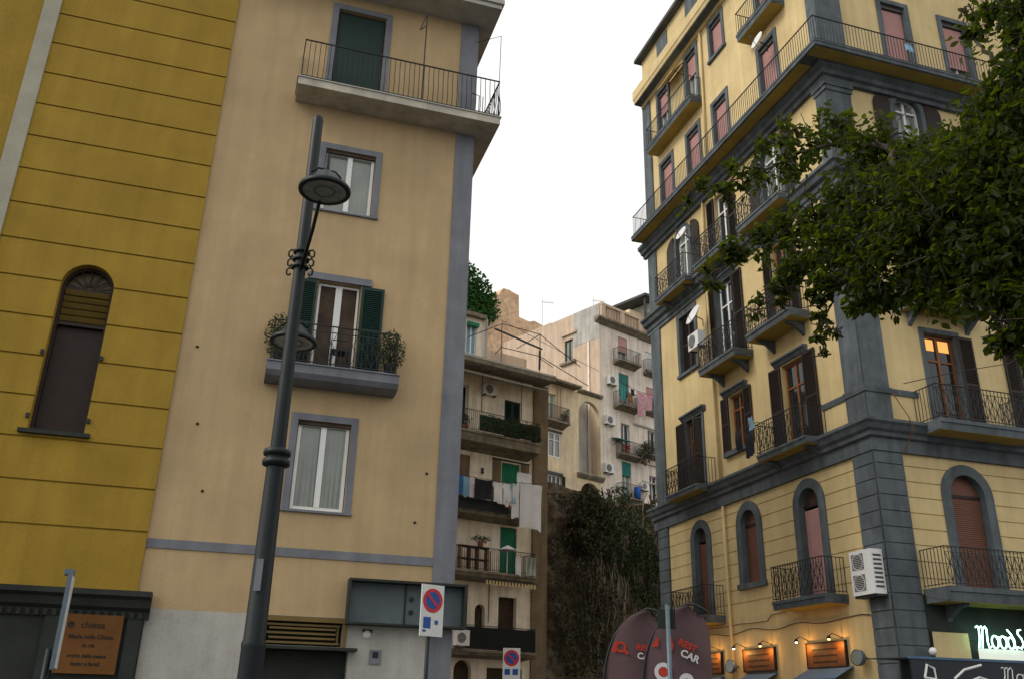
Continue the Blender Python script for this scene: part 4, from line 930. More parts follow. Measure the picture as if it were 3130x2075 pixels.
for k in range(60):
    u = .5 + k * .16
    if (u % 1.9) > .5: b.box(u, u + .07, .1, .17, 26.95, 27.85)
b.build('balustrade', 'old_tan', EB)
MB(FRONT).box(0, 10, -.3, .0, 26.6, 28.0).build('parapet_backing', 'old_tan', EB)
w_ = casement(SIDE, EB, 2.63, 3.45, 24.51, 26.14, 'dark_wood', 'glass_curtain', -.12, .06); MB(SIDE).box(2.3, 3.8, .001, .2, 24.3, 24.48).build('sill', 'old_concrete', w_); MB(SIDE).box(2.2, 3.7, .001, .15, 26.5, 26.66).build('hood', 'old_tan', w_)
ek = [('pink_roller', .9), ('teal_paint', 1.0), (None, 0), ('teal_paint', 1.6), ('white_metal', .3), ('pink_roller', .2), (None, 0), (None, 0), ('pink_roller', .4), (None, 0)]
for h, (m_, dr) in zip(EH, ek):
    w_ = casement(FRONT, EB, h[0] + .01, h[1] - .01, h[2], h[3] - .01, 'white_paint', 'glass_curtain' if m_ else 'glass', -.2, .05)
    if m_: roller(FRONT, w_, h[0] + .02, h[1] - .02, h[2] + dr, h[3] - .02, m_, -.05)
def esl(u0, u1, zt, o=.7): 
    s = MB(FRONT).sweep([(.002, zt), (o, zt), (o, zt - .09), (.3, zt - .16), (.002, zt - .28)], u0, u1).build('balcony', 'old_concrete', EB); railing(FRONT, s, u0, u1, o, zt, .9, .12, br=.01); return s
esl(1.3, 3.5, 24.08); esl(1.25, 3.4, 20.88); esl(1.4, 3.4, 17.48, .6); esl(1.3, 3.4, 14.58, .6); esl(4.4, 5.9, 24.05, .5); esl(4.2, 5.9, 17.98, .5); esl(4.3, 5.9, 21.1, .4)
for z, u0 in ((19.9, 3.2), (17.3, 3.6), (16.0, 3.9)): MB(FRONT).box(u0, 7, .002, .12, z, z + .1).build('string_course', 'old_grey', EB)
G2 = "air conditioners on the pale tenement"
ac_unit(EF, 0, "white air conditioner left of the teal roller on the pale tenement", 1.0, .01, 22.2, .75, .6, .3, group=G2)
ac_unit(EF, 0, "white air conditioner above the red-flowered balcony of the pale tenement", .7, .01, 19.3, .85, .6, .3, group=G2)
ac_unit(EF, 0, "air conditioner low on the pale tenement beside the blue door", .5, .01, 16.0, .8, .6, .3, group=G2)
ac_unit(EF, 0, "small air conditioner right of the blue door on the pale tenement", 3.9, .01, 15.4, .7, .5, .3, group=G2)
ev = Vector(EF.W(1, 0)) - Vector(EF.W(0, 0))
cloth("bed_sheet", "pink flowered sheet hanging from the tenement balcony", "sheet", EF.W(2.7, -.85, 22.0), ev, .8, 1.7, 'cloth_pink', None, .05, 31)
cloth("bed_sheet", "shorter pink and white sheet on the tenement line", "sheet", EF.W(3.55, -.85, 22.0), ev, .7, 1.1, 'cloth_pink', None, .05, 32)
cloth("towel", "teal cloth over the left end of the tenement balcony", "towel", EF.W(1.2, -.75, 22.3), ev, .5, 1.2, 'teal_paint', None, .04, 33)
cloth("towel", "orange cloth on the tenement balcony rail below the teal roller", "towel", EF.W(1.95, -.75, 21.7), ev, .45, .7, 'shop_board', None, .03, 34)
cloth("towel", "black cloth above the orange one on the tenement balcony", "towel", EF.W(2.25, -.74, 22.1), ev, .35, .45, 'cloth_dark', None, .03, 35)
cloth("towel", "black garment on the right-hand tenement balcony", "towel", EF.W(4.5, -.55, 22.0), ev, .5, .8, 'cloth_dark', None, .03, 36)
tag(MB().tube([EF.W(1.2, -.85, 22.2), EF.W(2.8, -.86, 22.02), EF.W(5.4, -.84, 22.1)], .014, 4).build('clothes_line', 'iron'), "clothes line along the pink-sheet balcony of the pale tenement", "clothes line")
pot_plant(EF, 0, "red-flowered plant on the tenement balcony", 1.9, .5, 17.5, 120, .3, .6, 'cloth_red', .12, seed=41)
pot_plant(EF, 0, "large dark bushy plant on the right of the tenement balcony", 3.6, .6, 17.0, 500, .65, 1.3, 'leaf_dull', .14, seed=42)
pot_plant(EF, 0, "dark potted shrub on the tenement wall above the bushy plant", 3.9, .5, 18.1, 260, .45, .5, 'leaf_dull', .12, seed=43)
pot_plant(EF, 0, "pair of small dark pots on the right-hand tenement ledge", 5.2, .4, 18.0, 200, .45, .6, 'leaf_dull', .1, seed=44)
t = hang(EF, 0, "blue_barrel", "bright blue plastic barrel on the lowest tenement balcony", "barrel", 2.9, .45, 14.6)
MB().lathe([(0, 0), (.2, 0), (.23, .3), (.2, .8), (0, .82)], (0, 0, 0), 14).build('drum', 'plastic_blue', t, True); MB().lathe([(.225, .28), (.24, .3), (.225, .32)], (0, 0, 0), 14).build('hoop', 'iron', t)
t = hang(EF, 0, "small_canopy", "thin dark canopy over the red-flowered balcony of the tenement", "awning", 1.6, .02, 18.4)
MB().hexa([(-.6, 0, .1), (.9, 0, .1), (.9, 0, .14), (-.6, 0, .14)], [(-.6, -.6, -.05), (.9, -.6, -.05), (.9, -.6, -.01), (-.6, -.6, -.01)]).build('sheet', 'teal_paint', t); MB().tube([(-.5, -.55, -.05), (-.5, 0, -.4)], .012, 4).build('stay', 'iron', t)
# wing
WB = thing("yellow_wing_building", "low flaking yellow house with a tall blind arch, joined to the pale tenement", "building", EF.W(0, 0), EF.rz)
WH = [(-4.72, -3.66, 16.2, 17.8), (-4.7, -3.6, 13.5, 15.1), (-4.9, -4.1, 18.45, 20.3), (-2.05, -.06, 15.7, 20.55, 1), (-1.95, -.1, 12.6, 15.1, 1)]
wall(FRONT, WB, 'old_yellow', -9, -.001, 0, 21.0, WH[:3] + WH[3:], .3)
MB(FRONT).box(-2.25, .0, -1.6, -1.2, 12, 21.0).build('arch_recess', 'old_grey', WB); MB(FRONT).box(-9, -2.3, -5, -.31, 0, 20.95).build('interior_mass', 'interior', WB)
MB(FRONT).box(-2.3, -2.06, -1.2, -.301, 12, 20.9).build('arch_side', 'old_grey', WB); MB(FRONT).box(-2.0, -.1, -1.19, -.31, 15.3, 15.68).build('arch_floor', 'old_concrete', WB)
MB(FRONT).box(-1.3, -1.2, -1.19, -1.1, 15.7, 20.5).build('downpipe', 'old_white', WB)
MB(FRONT).sweep([(.001, 15.3), (.001, 15.6), (.25, 15.6), (.25, 15.5), (.1, 15.3)], -2.2, .1).build('arch_ledge', 'old_concrete', WB)
MB(FRONT).sweep([(.001, 20.95), (.001, 21.2), (.2, 21.2), (.2, 21.1), (.05, 20.95)], -2.2, .1).build('moulding', 'old_concrete', WB)
MB(FRONT).box(-9, -2.4, -5, .7, 21.0, 21.14).build('roof', 'old_concrete', WB)
w_ = casement(FRONT, WB, -4.71, -3.67, 16.21, 17.79, 'white_paint', 'glass_curtain', -.05, .07, mull=.1, transom=17.3); MB(FRONT).box(-4.85, -3.55, .001, .06, 17.8, 17.92).build('hood', 'slate_trim', w_)
w_ = casement(FRONT, WB, -4.69, -3.61, 13.51, 15.09, 'white_paint', 'glass', -.12, .08, n=3); leaf_shutter(FRONT, w_, -3.58, -3.3, 13.5, 15.1, 'green_paint'); MB(FRONT).box(-4.9, -3.5, .001, .1, 15.1, 15.25).build('hood', 'slate_trim', w_)
casement(FRONT, WB, -4.89, -4.11, 18.46, 20.29, 'white_paint', 'glass_curtain', -.2)
s = MB(FRONT).sweep([(.002, 18.4), (.7, 18.4), (.7, 18.28), (.3, 18.2), (.002, 18.05)], -6, -3.45).build('balcony', 'old_concrete', WB); railing(FRONT, s, -6, -3.45, .7, 18.4, .9, .1, br=.01)
for u in (-4.0, -3.7): MB(FRONT).box(u, u + .12, .002, .08, 18.4, 20.9).build('drain_pipe', 'old_tan', WB)
pot_plant(EF, 0, "round potted bush at the right end of the yellow wing's balcony", -3.75, .45, 18.42, 150, .3, .6, 'leaf_dull', .1, seed=51)
tag(MB().tube([EF.W(-9, -.2, 24), EF.W(-2, .2, 23.3), EF.W(3, 0, 22.6)], .015, 4).build('overhead_cable', 'iron'), "thin cable crossing in front of the pale tenement", "cable")
# rooftop house with dark lean-to roof
RH = thing("rooftop_house", "small rooftop house with a dark sloping lean-to roof behind the tenement", "building", EF.W(7.6, 4.0), EF.rz)
MB().box(0, 6, 0, 6, 24, 31.2).build('wall', 'old_yellow', RH); MB().box(1.6, 6, -.6, 6, 31.2, 32.0).build('upper_wall', 'old_grey', RH)
MB().hexa([(.2, -1.5, 32.0), (6, -1.5, 32.5), (6, 4, 32.5), (.2, 4, 32.0)], [(.2, -1.5, 32.2), (6, -1.5, 32.7), (6, 4, 32.7), (.2, 4, 32.2)]).build('roof', 'slate_roof', RH)
b = MB()
for x, y in ((.4, -1.3), (.4, 2)): b.box(x, x + .15, y, y + .15, 28, 32.05)
b.build('post', 'iron', RH)
MB().box(-3, 8, 6, 12, 20, 31.0).build('rear_wall', 'old_tan', RH)

# ================================================================== ruined stone building with creeper
UF = Frame(0.6, 84.6, 50)
UB = thing("stone_ruin", "crumbling tan stone tower with broken top, farthest behind the alley", "ruin", UF.W(0, 0), UF.rz)
pts = [(-14, 30), (-14, 41.0), (-7.1, 40.9), (-5.2, 40.0), (-4.3, 39.7), (-3.6, 40.1), (-3.05, 40.45), (-2.7, 40.1), (-2.4, 40.7), (-2.05, 41.15), (-1.3, 41.2), (-.5, 41.05), (0.0, 41.0), (.1, 38.6), (1.5, 38.5), (2.2, 38.8), (3.6, 38.6), (9, 38.8), (9, 30)]
MB(FRONT).prism(pts, -8, 0).build('wall', 'ruin_stone', UB)
MB(FRONT).box(-14, 9, -8, -.01, 0, 30.0).build('lower_wall', 'ruin_stone', UB)
rn = random.Random(9)
for k in range(0):
    u, z = rn.uniform(-7, 4), rn.uniform(32, 40.2); s_ = rn.uniform(.15, .5)
    if u > 0 and z > 38.2: continue
    b.box(u, u + s_, -.1, rn.uniform(.03, .15), z, z + s_ * rn.uniform(.4, .8))
def ivyf(rn=random.Random(12)):
    while 1:
        u = rn.uniform(-11, -3.4); z = rn.uniform(36.2, 42)
        top = 42.3 - (u + 7.5) * .62 - .12 * max(0, u + 5.5) ** 2; bot = 35.6 + max(0, -(u + 6)) * .1 + max(0, u + 5) * 1.0
        if z < top and z > bot: return (u, -rn.uniform(0, 1.2), z)
tag(leaves(4200, ivyf, .34, lambda u, d, z: UF.W(u, d, z), .3, .7).build('creeper', 'leaf_ivy'), "dense green creeper covering the left part of the stone ruin", "creeper")
def antenna(x, y, z, h, label):
    t = thing("antenna", label, "antenna", (x, y, z)); MB().tube([(0, 0, 0), (0, 0, h)], .03, 5).build('mast', 'white_metal', t)
    b = MB(); b.tube([(-.1, 0, h * .9), (.9, .2, h * .9)], .02, 4)
    for k in range(7): b.tube([(k * .13, -.25, h * .9), (k * .13, .25, h * .9)], .012, 4)
    b.build('elements', 'white_metal', t)
x, y, z = EF.W(.1, 6.0, 28); antenna(x, y, z - .2, 2.6, "thin television antenna at the left end of the tenement roof")
x, y, z = EF.W(1.5, 2, 27.2); antenna(x, y, z, 2.4, "thin television antenna behind the balustrade of the tenement roof")

# ================================================================== tufa retaining wall with plants
TB = thing("tufa_retaining_wall", "dark rough tufa rock wall overgrown with plants at the end of the alley", "retaining wall", EF.W(0, -5), EF.rz)
def tw(a_, v):
    u = -11 + a_ * 22; top = 12.9 + .5 * noise.noise(Vector((u * .5, 0, 3))); z = top * v
    n = noise.fractal(Vector((u * .35, z * .35, 1)), .9, 2.1, 5) * .75
    return (u, -n - 1.2 * (1 - v) , z)
grid_blob(tw, 190, 110).build('rock_face', 'tufa', TB)
MB().hexa([(-11, 1.2, 0), (11, 1.2, 0), (11, 1.2, 12.7), (-11, 1.2, 12.7)], [(-11, 4, 0), (11, 4, 0), (11, 4, 12.7), (-11, 4, 12.7)]).build('rock_mass', 'tufa', TB)
b = MB(FRONT); rn = random.Random(77)
for k in range(70):
    u = rn.uniform(-7.5, .5); z = rn.uniform(6, 13.3); pts = []
    for q in range(9): pts.append((u, .95 + rn.uniform(0, .2), z)); z -= rn.uniform(.3, .8); u += rn.uniform(-.22, .22)
    b.tube(pts, [rn.uniform(.02, .05)] * 9, 4)
tag(b.build('hanging_roots', 'old_concrete', TB), kind='stuff')
def rootleaf(rn=random.Random(78)):
    while 1:
        u, z = rn.uniform(-10, 1), rn.uniform(1, 12.2)
        if noise.noise(Vector((u * .7, z * .5, 9))) > .08: return (u, rn.uniform(.5, 1.5), z)
tag(leaves(5500, rootleaf, .17, FRONT, .8, .5, random.Random(79)).build('wall_plants', 'leaf_dull', TB), kind='stuff')
def bush(name, label, cat, u0, u1, z0, z1, n, m, size, seed, shape=None, dd=1.0):
    rn = random.Random(seed)
    def f():
        while 1:
            a_, c = rn.uniform(-1, 1), rn.uniform(-1, 1)
            if a_ * a_ + c * c < 1 and (noise.noise(Vector((a_ * 3, c * 3, seed))) > -.15):
                return ((u0 + u1) / 2 + a_ * (u1 - u0) / 2, 5.3 - 5 + .4 + rn.uniform(0, dd), (z0 + z1) / 2 + c * (z1 - z0) / 2)
    t = thing(name, label, cat, EF.W(0, -5), EF.rz)
    leaves(n, f, size, FRONT, .7, .5, rn).build('foliage', m, t)
    b = MB(FRONT)
    for k in range(7): 
        u = rn.uniform(u0, u1); b.tube([(u, .3, z0), ((u + (u0 + u1) / 2) / 2, .6, (z0 + z1) / 2), ((u0 + u1) / 2 + rn.uniform(-.5, .5), .4, z1)], .03, 4)
    b.build('stems', 'bark', t)
bush("shrub", "dark rounded shrub topping the left end of the tufa wall", "shrub", -8.6, -6.0, 9.2, 12.7, 3600, 'leaf_dull', .20, 1)
bush("creeper", "green creeper hanging down the middle of the tufa wall", "creeper", -6.8, -3.4, 8.4, 13.2, 2000, 'leaf_wall', .19, 2)
bush("creeper", "yellowish creeper trailing lower right on the tufa wall", "creeper", -4.6, -1.9, 6.6, 11.2, 1700, 'leaf_wall', .18, 3)
bush("creeper", "dull brown dead creeper at the right of the tufa wall", "creeper", -3.2, .6, 5.6, 13.4, 1500, 'leaf_dull', .2, 4)
bush("creeper", "sparse dark creeper low on the left of the tufa wall", "creeper", -9.6, -5.8, 2.0, 10.0, 2400, 'leaf_dull', .2, 5)
# ================================================================== STREET LAMP
SL = thing("street_lamp", "tall dark green-grey iron street lamp with two round lamp heads and scroll collars", "street lamp", (-2.54, 9.67, 0))
b = MB(); b.lathe([(.19, 0), (.19, .5), (.145, .7), (.128, 1.2), (.119, 2.1), (.124, 2.13), (.124, 2.16), (.110, 2.2), (.096, 4.02)], (0, 0, 0), 28); b.build('base', 'post_iron', SL, True)
b = MB(); b.lathe([(.10, 3.98), (.145, 4.0), (.15, 4.03), (.145, 4.06), (.115, 4.07), (.115, 4.1), (.145, 4.11), (.15, 4.14), (.14, 4.17), (.09, 4.19)], (0, 0, 0), 28); b.build('collar', 'post_iron', SL, True)
MB().lathe([(.084, 4.15), (.072, 5.6), (.070, 6.35), (.066, 8.5), (.06, 8.54), (0, 8.55)], (0, 0, 0), 24).build('pole', 'post_iron', SL, True)
b = MB()
for z in (6.40, 6.50, 6.60): b.lathe([(.078, z - .02), (.10, z - .015), (.10, z + .015), (.078, z + .02)], (0, 0, 0), 20)
for s_ in (-1, 1):
    for z0 in (6.38, 6.5, 6.62): b.tube([(s_ * .08, 0, z0), (s_ * .13, 0, z0 + .015), (s_ * .155, 0, z0 - .02), (s_ * .15, 0, z0 - .07), (s_ * .12, 0, z0 - .085), (s_ * .105, 0, z0 - .06)], .012, 6)
b.build('scroll_collar', 'post_iron', SL, True)
def lamp_head(hx, hy, hz, ax, az_):
    ln = math.hypot(hx, hy); dx, dy = hx / ln, hy / ln
    a_ = MB().tube([(dx * .09, dy * .09, az_), (dx * ln * .55, dy * ln * .55, az_ + (hz - az_) * .55), (dx * ln * .95, dy * ln * .95, hz + .22), (hx, hy, hz + .42)], [.024, .022, .02, .02], 8)
    a_.tube([(hx, hy, hz + .1), (hx, hy, hz + .48)], .026, 8)
    a_.tube([(hx + .0, hy, hz + .27), (hx + dy * .1, hy - dx * .1, hz + .27), (hx + dy * .17, hy - dx * .17, hz + .2)], .012, 5).tube([(hx, hy, hz + .27), (hx - dy * .1, hy + dx * .1, hz + .27), (hx - dy * .17, hy + dx * .17, hz + .2)], .012, 5)
    arm = a_.build('arm', 'post_iron', SL, True)
    h_ = MB().lathe([(.03, .25), (.07, .235), (.13, .18), (.19, .10), (.245, .05), (.285, .03), (.292, .0), (.285, -.025), (.24, -.018)], (hx, hy, hz), 36).build('lamp_head', 'post_iron', SL, True)
    MB().lathe([(.241, -.016), (.2, -.012), (.0, -.010)], (hx, hy, hz), 32).build('diffuser', 'lamp_glass', h_)
    MB().lathe([(.105, -.012), (.11, -.020), (.118, -.020), (.122, -.012)], (hx, hy, hz), 28).build('diffuser_ring', 'sign_back', h_)
lamp_head(.40, -.88, 6.93, 0, 6.35)
lamp_head(-.20, .88, 5.80, 0, 5.35)
MB().box(-.035, .035, -.152, -.138, 2.66, 2.98).build('label_plate', 'grey_trim', SL)
MB().box(-.05, .05, -.17, -.12, .8, 1.2).build('access_door', 'base_stone', SL)

# ================================================================== traffic signs
def no_parking(name_label, x, y, az, w_, ztop, h, rad, zc, pole_h, extras):
    t = thing("no_parking_sign", name_label, "road sign", (x, y, 0), az)
    MB().tube([(-.02, .04, 0), (-.02, .04, pole_h)], .03, 10).build('pole', 'post_iron', t, True)
    pl = MB().box(-w_ / 2, w_ / 2, -.012, .008, ztop - h, ztop).build('plate', 'sign_white', t)
    MB().lathe([(rad, 0), (rad, .004), (rad * .72, .004), (rad * .72, 0)], (0, -.013, zc), 40, (0, -1, 0)).build('red_ring', 'sign_red', pl)
    MB().lathe([(rad * .72, .002), (0, .002)], (0, -.013, zc), 36, (0, -1, 0)).build('blue_disc', 'sign_blue', pl)
    c, q = math.cos(R(45)), math.sin(R(45)); L_ = rad * .8; k = rad * .11
    MB(FRONT).prism([(-L_ * c - k * q, zc + L_ * q - k * c), (-L_ * c + k * q, zc + L_ * q + k * c), (L_ * c + k * q, zc - L_ * q + k * c), (L_ * c - k * q, zc - L_ * q - k * c)], .0165, .0185).build('red_bar', 'sign_red', pl)
    for kk, (x0_, x1_, z0_, z1_, m) in enumerate(extras): MB(FRONT).box(x0_, x1_, .0125, .016, z0_, z1_).build('pictogram', m, pl)
    for z in (ztop - .12, ztop - h + .12): MB().box(-.06, .02, .009, .075, z, z + .03).build('clamp', 'sign_back', t)
    return t
no_parking("nearer no-parking sign on a grey pole, in front of the peach building corner", -1.10, 14.05, R(38), .40, 3.31, .74, .175, 3.08, 3.2,
           [(-.15, -.02, 2.68, 2.84, 'sign_blue'), (.05, .11, 2.74, 2.80, 'sign_blue'), (-.16, -.1, 2.63, 2.66, 'sign_blue')])
no_parking("farther no-parking sign standing in the alley before the laundry building", .18, 24.25, R(-5), .44, 3.04, 1.1, .195, 2.80, 3.0,
           [(-.17, -.03, 2.4, 2.54, 'sign_blue'), (.03, .17, 2.4, 2.54, 'sign_blue'), (-.15, .15, 2.2, 2.24, 'sign_red')])
t = thing("street_sign", "narrow blue-white street sign seen almost edge-on at the lower left", "road sign", (-3.44, 7.32, 0), R(111))
MB().tube([(0, .03, 0), (0, .03, 1.95)], .024, 10).build('pole', 'post_iron', t, True)
MB().box(-.14, .14, -.035, -.005, 1.8, 2.5).build('plate', 'sign_back', t); MB().box(-.13, .13, -.040, -.036, 1.81, 2.49).build('face', 'sign_white', t); MB().box(-.06, .06, -.04, .03, 2.5, 2.54).build('cap', 'sign_back', t)
# grey pole by the flags
t = thing("grey_pole", "slim grey-green metal pole standing in front of the feather flags", "pole", (1.98, 11.5, 0))
MB().tube([(0, 0, 0), (0, 0, 2.83)], .03, 10).build('shaft', 'sign_back', t, True); MB().box(-.12, .1, .031, .06, 2.55, 2.78).build('bracket_plate', 'base_stone', t)

# ================================================================== feather flags
def flag(label, x, y, w_, ztop, flip, az, lay):
    t = thing("feather_flag", label, "flag", (x, y, 0), az)
    # x from 0 (pole side, left) to w_; curved top
    prof = []
    n = 22
    def left(z):                           # pole outline bends to the right near the top
        f = min(1, max(0, (z - (ztop - 1.0)) / 1.0)); return (w_ * .70) * (1 - math.sqrt(max(0, 1 - f ** 2.2)))
    zs_ = [.35 + (ztop - .35) * k / n for k in range(n + 1)]
    def f(a_, v):
        z = .35 + (ztop - .35) * v; l0 = left(z); rr = w_ - (w_ * .12) * max(0, (v - .8) / .2) ** 2
        rr = max(rr, l0 + .01) if v < 1 else w_ * .7
        x_ = l0 + (rr - l0) * a_ if v < .995 else w_ * (.68 + .1 * a_); return (x_, .03 * math.sin(a_ * 5 + v * 4), z + (.0 if v < 1 else 0) - .10 * (a_ ** 2) * max(0, (v - .9) / .1))
    c_ = grid_blob(f, 16, 40).build('banner', 'flag_cloth', t, True)
    MB().tube([(left(.05 + ztop * k / 24) - .012, 0, .0 + (ztop + .02) * k / 24) for k in range(25)] + [(w_ * .8, 0, ztop + .01), (w_ * .9, 0, ztop - .03), (w_ * .98, 0, ztop - .09)], .017, 8).build('pole', 'iron', t, True)
    MB().lathe([(0, .06), (.25, .05), (.27, 0), (0, 0)], (0, 0, 0), 20).build('base', 'iron', t)
    lay(c_)
    return t
def ringd(b, x, z, r0, r1, d=.045, n=28, a0=0, a1=6.2832):
    for k in range(n):
        a_, c = a0 + (a1 - a0) * k / n, a0 + (a1 - a0) * (k + 1) / n
        b.face([(x + r0 * math.cos(a_), d, z + r0 * math.sin(a_)), (x + r1 * math.cos(a_), d, z + r1 * math.sin(a_)), (x + r1 * math.cos(c), d, z + r1 * math.sin(c)), (x + r0 * math.cos(c), d, z + r0 * math.sin(c))])
def letters(c_, txt, size, x, z, m, name, slant):
    return text(txt, size, x, -.046, z, m, c_, name, 'LEFT', (math.pi / 2, slant, 0), bold=size * .03)
def lay1(c_):
    b = MB(FRONT); ringd(b, .22, 2.39, .042, .07); b.prism([(.24, 2.35), (.27, 2.37), (.33, 2.31), (.3, 2.29)], .044, .047); b.prism([(.10, 2.33), (.15, 2.46), (.18, 2.46), (.15, 2.32)], .044, .047)
    b.build('red_emblem', 'flag_red', c_)
    letters(c_, 'REST', .10, .42, 2.36, 'flag_red', 'red_lettering', .10); letters(c_, 'CAR', .11, .43, 2.25, 'flag_white', 'white_lettering', .08)
    MB(FRONT).box(.08, .80, .044, .047, 1.90, 1.965).build('white_band', 'flag_white', c_)
def lay2(c_):
    b = MB(FRONT)
    b.prism([(.10, 2.36), (.17, 2.47), (.2, 2.47), (.19, 2.37)], .044, .047); b.prism([(.31, 2.52), (.36, 2.48), (.38, 2.38), (.35, 2.30), (.32, 2.32), (.34, 2.4), (.33, 2.46), (.3, 2.49)], .044, .047)
    b.build('red_emblem', 'flag_red', c_)
    letters(c_, 'REST', .11, .43, 2.40, 'flag_red', 'red_lettering', .42); letters(c_, 'CAR', .12, .45, 2.27, 'flag_white', 'white_lettering', .42)
    b = MB(FRONT); ringd(b, .24, 2.07, .06, .11); b.build('white_emblem', 'flag_white', c_)
    b = MB(FRONT); ringd(b, .24, 2.07, 0, .055, d=.05); b.build('red_disc', 'flag_red', c_)
    b = MB(FRONT); ringd(b, .52, 1.97, .03, .09); b.build('white_ring', 'flag_white', c_)
flag("left feather flag, plum coloured with a red emblem, behind the grey pole", 1.31, 12.6, .84, 2.86, 0, R(-6), lay1)
flag("right feather flag, plum coloured with red letters and a round white emblem", 1.74, 12.0, .84, 2.87, 0, R(-8), lay2)

# ================================================================== TREE
TR = thing("ficus_tree", "large dark leafy tree overhanging the street from the right edge", "tree", (7.6, 6.0, 0))
def rayp(x, y, dist):
    d = fw * 2767.3 + xa * (x - 1565) - ya * (y - 1037.5); t_ = dist / math.hypot(d.x, d.y); return Vector((0, 0, 1.6)) + d * t_
base = Vector((7.6, 6.0, 0))
b = MB(); tr = [(0, 0, 0), (.05, .03, 1.4), (-.1, .1, 2.8), (-.35, .2, 4.2), (-.8, .3, 5.8), (-1.0, .35, 7.6), (-1.0, .3, 9.4)]
b.tube(tr, [.34, .26, .23, .2, .16, .1, .04], 12); b.build('trunk', 'bark', TR, True)
rt = random.Random(21)
CL = []      # (centre, radius, leaves)
def cl(px, py, rpx, dist, n): 
    c = rayp(px, py, dist); dep = (c - Vector((0, 0, 1.6))).dot(fw); CL.append((c, rpx / 2767.3 * dep, n))
for (px, py, r_, ds, n) in ((2700, 420, 75, 7.6, 271), (2620, 480, 70, 7.7, 271), (2550, 400, 62, 7.8, 245), (2470, 430, 62, 7.9, 219), (2410, 395, 42, 8.0, 116), (2400, 500, 60, 7.9, 213), (2330, 450, 38, 8.0, 97), (2310, 530, 45, 8.0, 116),
        (2250, 540, 38, 8.1, 83), (2200, 580, 34, 8.1, 71), (2140, 570, 28, 8.2, 51), (2100, 600, 22, 8.2, 32), (2230, 610, 20, 8.1, 18), (2090, 640, 12, 8.2, 9),
        (2660, 640, 110, 7.3, 583), (2560, 620, 85, 7.4, 401), (2480, 660, 75, 7.5, 304), (2400, 690, 62, 7.6, 213), (2330, 740, 50, 7.6, 142), (2270, 770, 40, 7.7, 97), (2215, 790, 34, 7.7, 71), (2180, 830, 28, 7.7, 51), (2160, 870, 16, 7.7, 18),
        (2560, 760, 95, 7.2, 401), (2460, 780, 70, 7.3, 245), (2400, 830, 55, 7.3, 154), (2380, 890, 38, 7.3, 77), (2340, 930, 25, 7.3, 35), (2310, 965, 14, 7.3, 9), (2540, 870, 60, 7.1, 168), (2500, 930, 38, 7.1, 77), (2515, 985, 26, 7.1, 38), (2500, 1030, 20, 7.1, 18), (2520, 1075, 14, 7.1, 7), (2555, 1010, 18, 7.1, 9),
        (2650, 830, 95, 7.0, 401), (2620, 920, 42, 7.0, 83), (2680, 930, 40, 6.9, 77), (2740, 880, 80, 6.9, 378),
        (2780, 610, 110, 7.0, 864), (2900, 500, 80, 6.9, 432), (2990, 420, 95, 6.8, 648), (3080, 400, 105, 6.7, 792), (2900, 640, 140, 6.7, 1224), (3040, 600, 150, 6.6, 1368), (2800, 740, 120, 6.8, 936), (2950, 780, 130, 6.6, 1080), (3090, 780, 130, 6.5, 1080), (2750, 490, 45, 7.2, 64),
        (3140, 560, 140, 6.6, 1080), (3150, 250, 110, 6.7, 792), (3125, 120, 55, 6.8, 259), (3085, 240, 34, 6.8, 50), (3110, 30, 80, 6.9, 374), (3020, 40, 50, 7.0, 144), (2975, 95, 34, 7.0, 64), (2960, 30, 24, 7.1, 28), (3050, 300, 40, 6.8, 86), (3000, 330, 34, 6.8, 57),
        (3060, 900, 70, 6.4, 302), (3120, 960, 70, 6.4, 273), (3000, 880, 45, 6.5, 108), (2960, 920, 26, 6.5, 36), (3100, 1050, 42, 6.3, 79), (3060, 1060, 26, 6.3, 28), (3140, 1090, 30, 6.3, 43), (3080, 1000, 42, 6.3, 93), (2820, 930, 24, 6.8, 24), (2870, 880, 60, 6.7, 187),
        (3250, 300, 200, 6.8, 1080), (3280, 700, 200, 6.5, 1080), (3300, 0, 220, 7.0, 1080), (3350, 1000, 160, 6.5, 504)):
    cl(px, py, r_, ds, n)
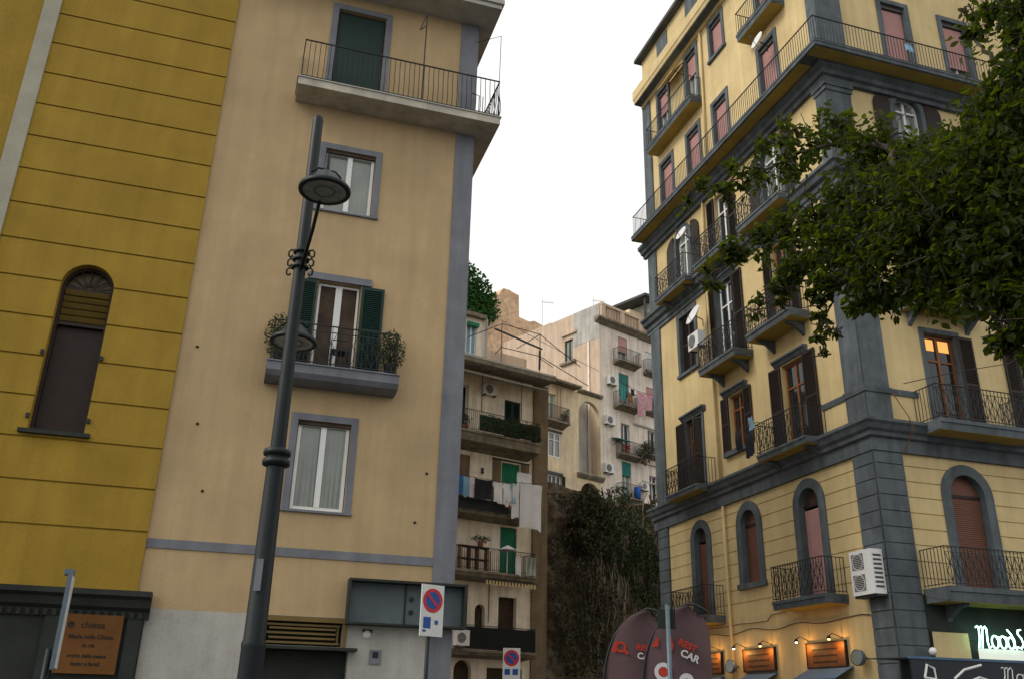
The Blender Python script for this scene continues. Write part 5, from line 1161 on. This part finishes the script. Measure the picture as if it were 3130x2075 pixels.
# unseen depth of the crown behind the front layer
for k in range(46):
    px = rt.uniform(2720, 3300); py = rt.uniform(420 + (3130 - px) * .2, 860); cl(px, py, 80, rt.uniform(7.1, 8.6), 330)
for k in range(60):     # unseen crown clusters added over and behind the camera's right to shade the facades
    cx_, cy_ = rt.uniform(2.6, 13), rt.uniform(-7, 9)
    if cy_ > 2 and cx_ < 6.4: continue
    CL.append((Vector((cx_, cy_, rt.uniform(5.5, 11))), 1.0, -260))
def tl():
    b = MB()
    for c, rad, n in CL:
        rn = rt; far = n < 0; n = abs(n)
        sub = [c + Vector((rn.gauss(0, .5), rn.gauss(0, .5), rn.gauss(0, .5))) * rad for _ in range(max(2, n // 22))]
        def f():
            s_ = rn.choice(sub); return s_ + Vector((rn.gauss(0, 1), rn.gauss(0, 1), rn.gauss(0, 1))) * rad * .24
        q = leaves(n, f, .3 if far else .08, None, .55, .5, rn); o_ = len(b.v); b.v += [(x - base.x, y - base.y, z) for x, y, z in q.v]; b.f += [[i + o_ for i in ff] for ff in q.f]
    return b
tl().build('crown', 'leaf', TR)
bb = MB()
def limb(a_, c, r0, r1, sag=.2, n=7):
    a_, c = Vector(a_), Vector(c); pts = []
    for k in range(n + 1):
        t_ = k / n; q = a_.lerp(c, t_); q.z += sag * math.sin(math.pi * t_); q += Vector((rt.gauss(0, .03), rt.gauss(0, .03), rt.gauss(0, .03))); pts.append(q - base)
    (bb if r0 < .009 else MB()).tube(pts, [r0 + (r1 - r0) * k / n for k in range(n + 1)], 6).build('limb', 'bark', TR) if r0 >= .009 else bb.tube(pts, [r0 + (r1 - r0) * k / n for k in range(n + 1)], 5); return [q + base for q in pts]
hub = base + Vector((-.6, .25, 5.0)); hub2 = base + Vector((-.35, .2, 4.2))
A1 = limb(hub, rayp(2850, 560, 7.0), .11, .05); A2 = limb(rayp(2850, 560, 7.0), rayp(2600, 430, 7.8), .045, .02, .05); limb(rayp(2600, 430, 7.8), rayp(2110, 600, 8.2), .018, .004, .05, 10)
limb(rayp(2850, 560, 7.0), rayp(2500, 650, 7.5), .045, .018, .05); limb(rayp(2500, 650, 7.5), rayp(2180, 835, 7.7), .016, .004, .03, 10)
limb(hub2, rayp(2800, 780, 6.9), .09, .04); limb(rayp(2800, 780, 6.9), rayp(2540, 870, 7.1), .035, .014); limb(rayp(2540, 870, 7.1), rayp(2515, 1070, 7.1), .01, .004, 0); limb(rayp(2540, 820, 7.2), rayp(2330, 940, 7.3), .012, .004, .03)
limb(hub, rayp(3040, 200, 6.8), .08, .03); limb(rayp(3040, 200, 6.8), rayp(2960, 60, 7.1), .02, .005, .02); limb(hub2, rayp(3060, 950, 6.4), .06, .02); limb(rayp(3060, 950, 6.4), rayp(3070, 1080, 6.3), .01, .004, 0)
for c, rad, n in CL:
    for _ in range(4 + abs(n) // 90):
        e_ = c + Vector((rt.gauss(0, .7), rt.gauss(0, .7), rt.gauss(0, .6))) * rad; limb(c, e_, .008, .003, 0, 3)
tag(bb.build('twigs', 'bark', TR), kind='stuff')
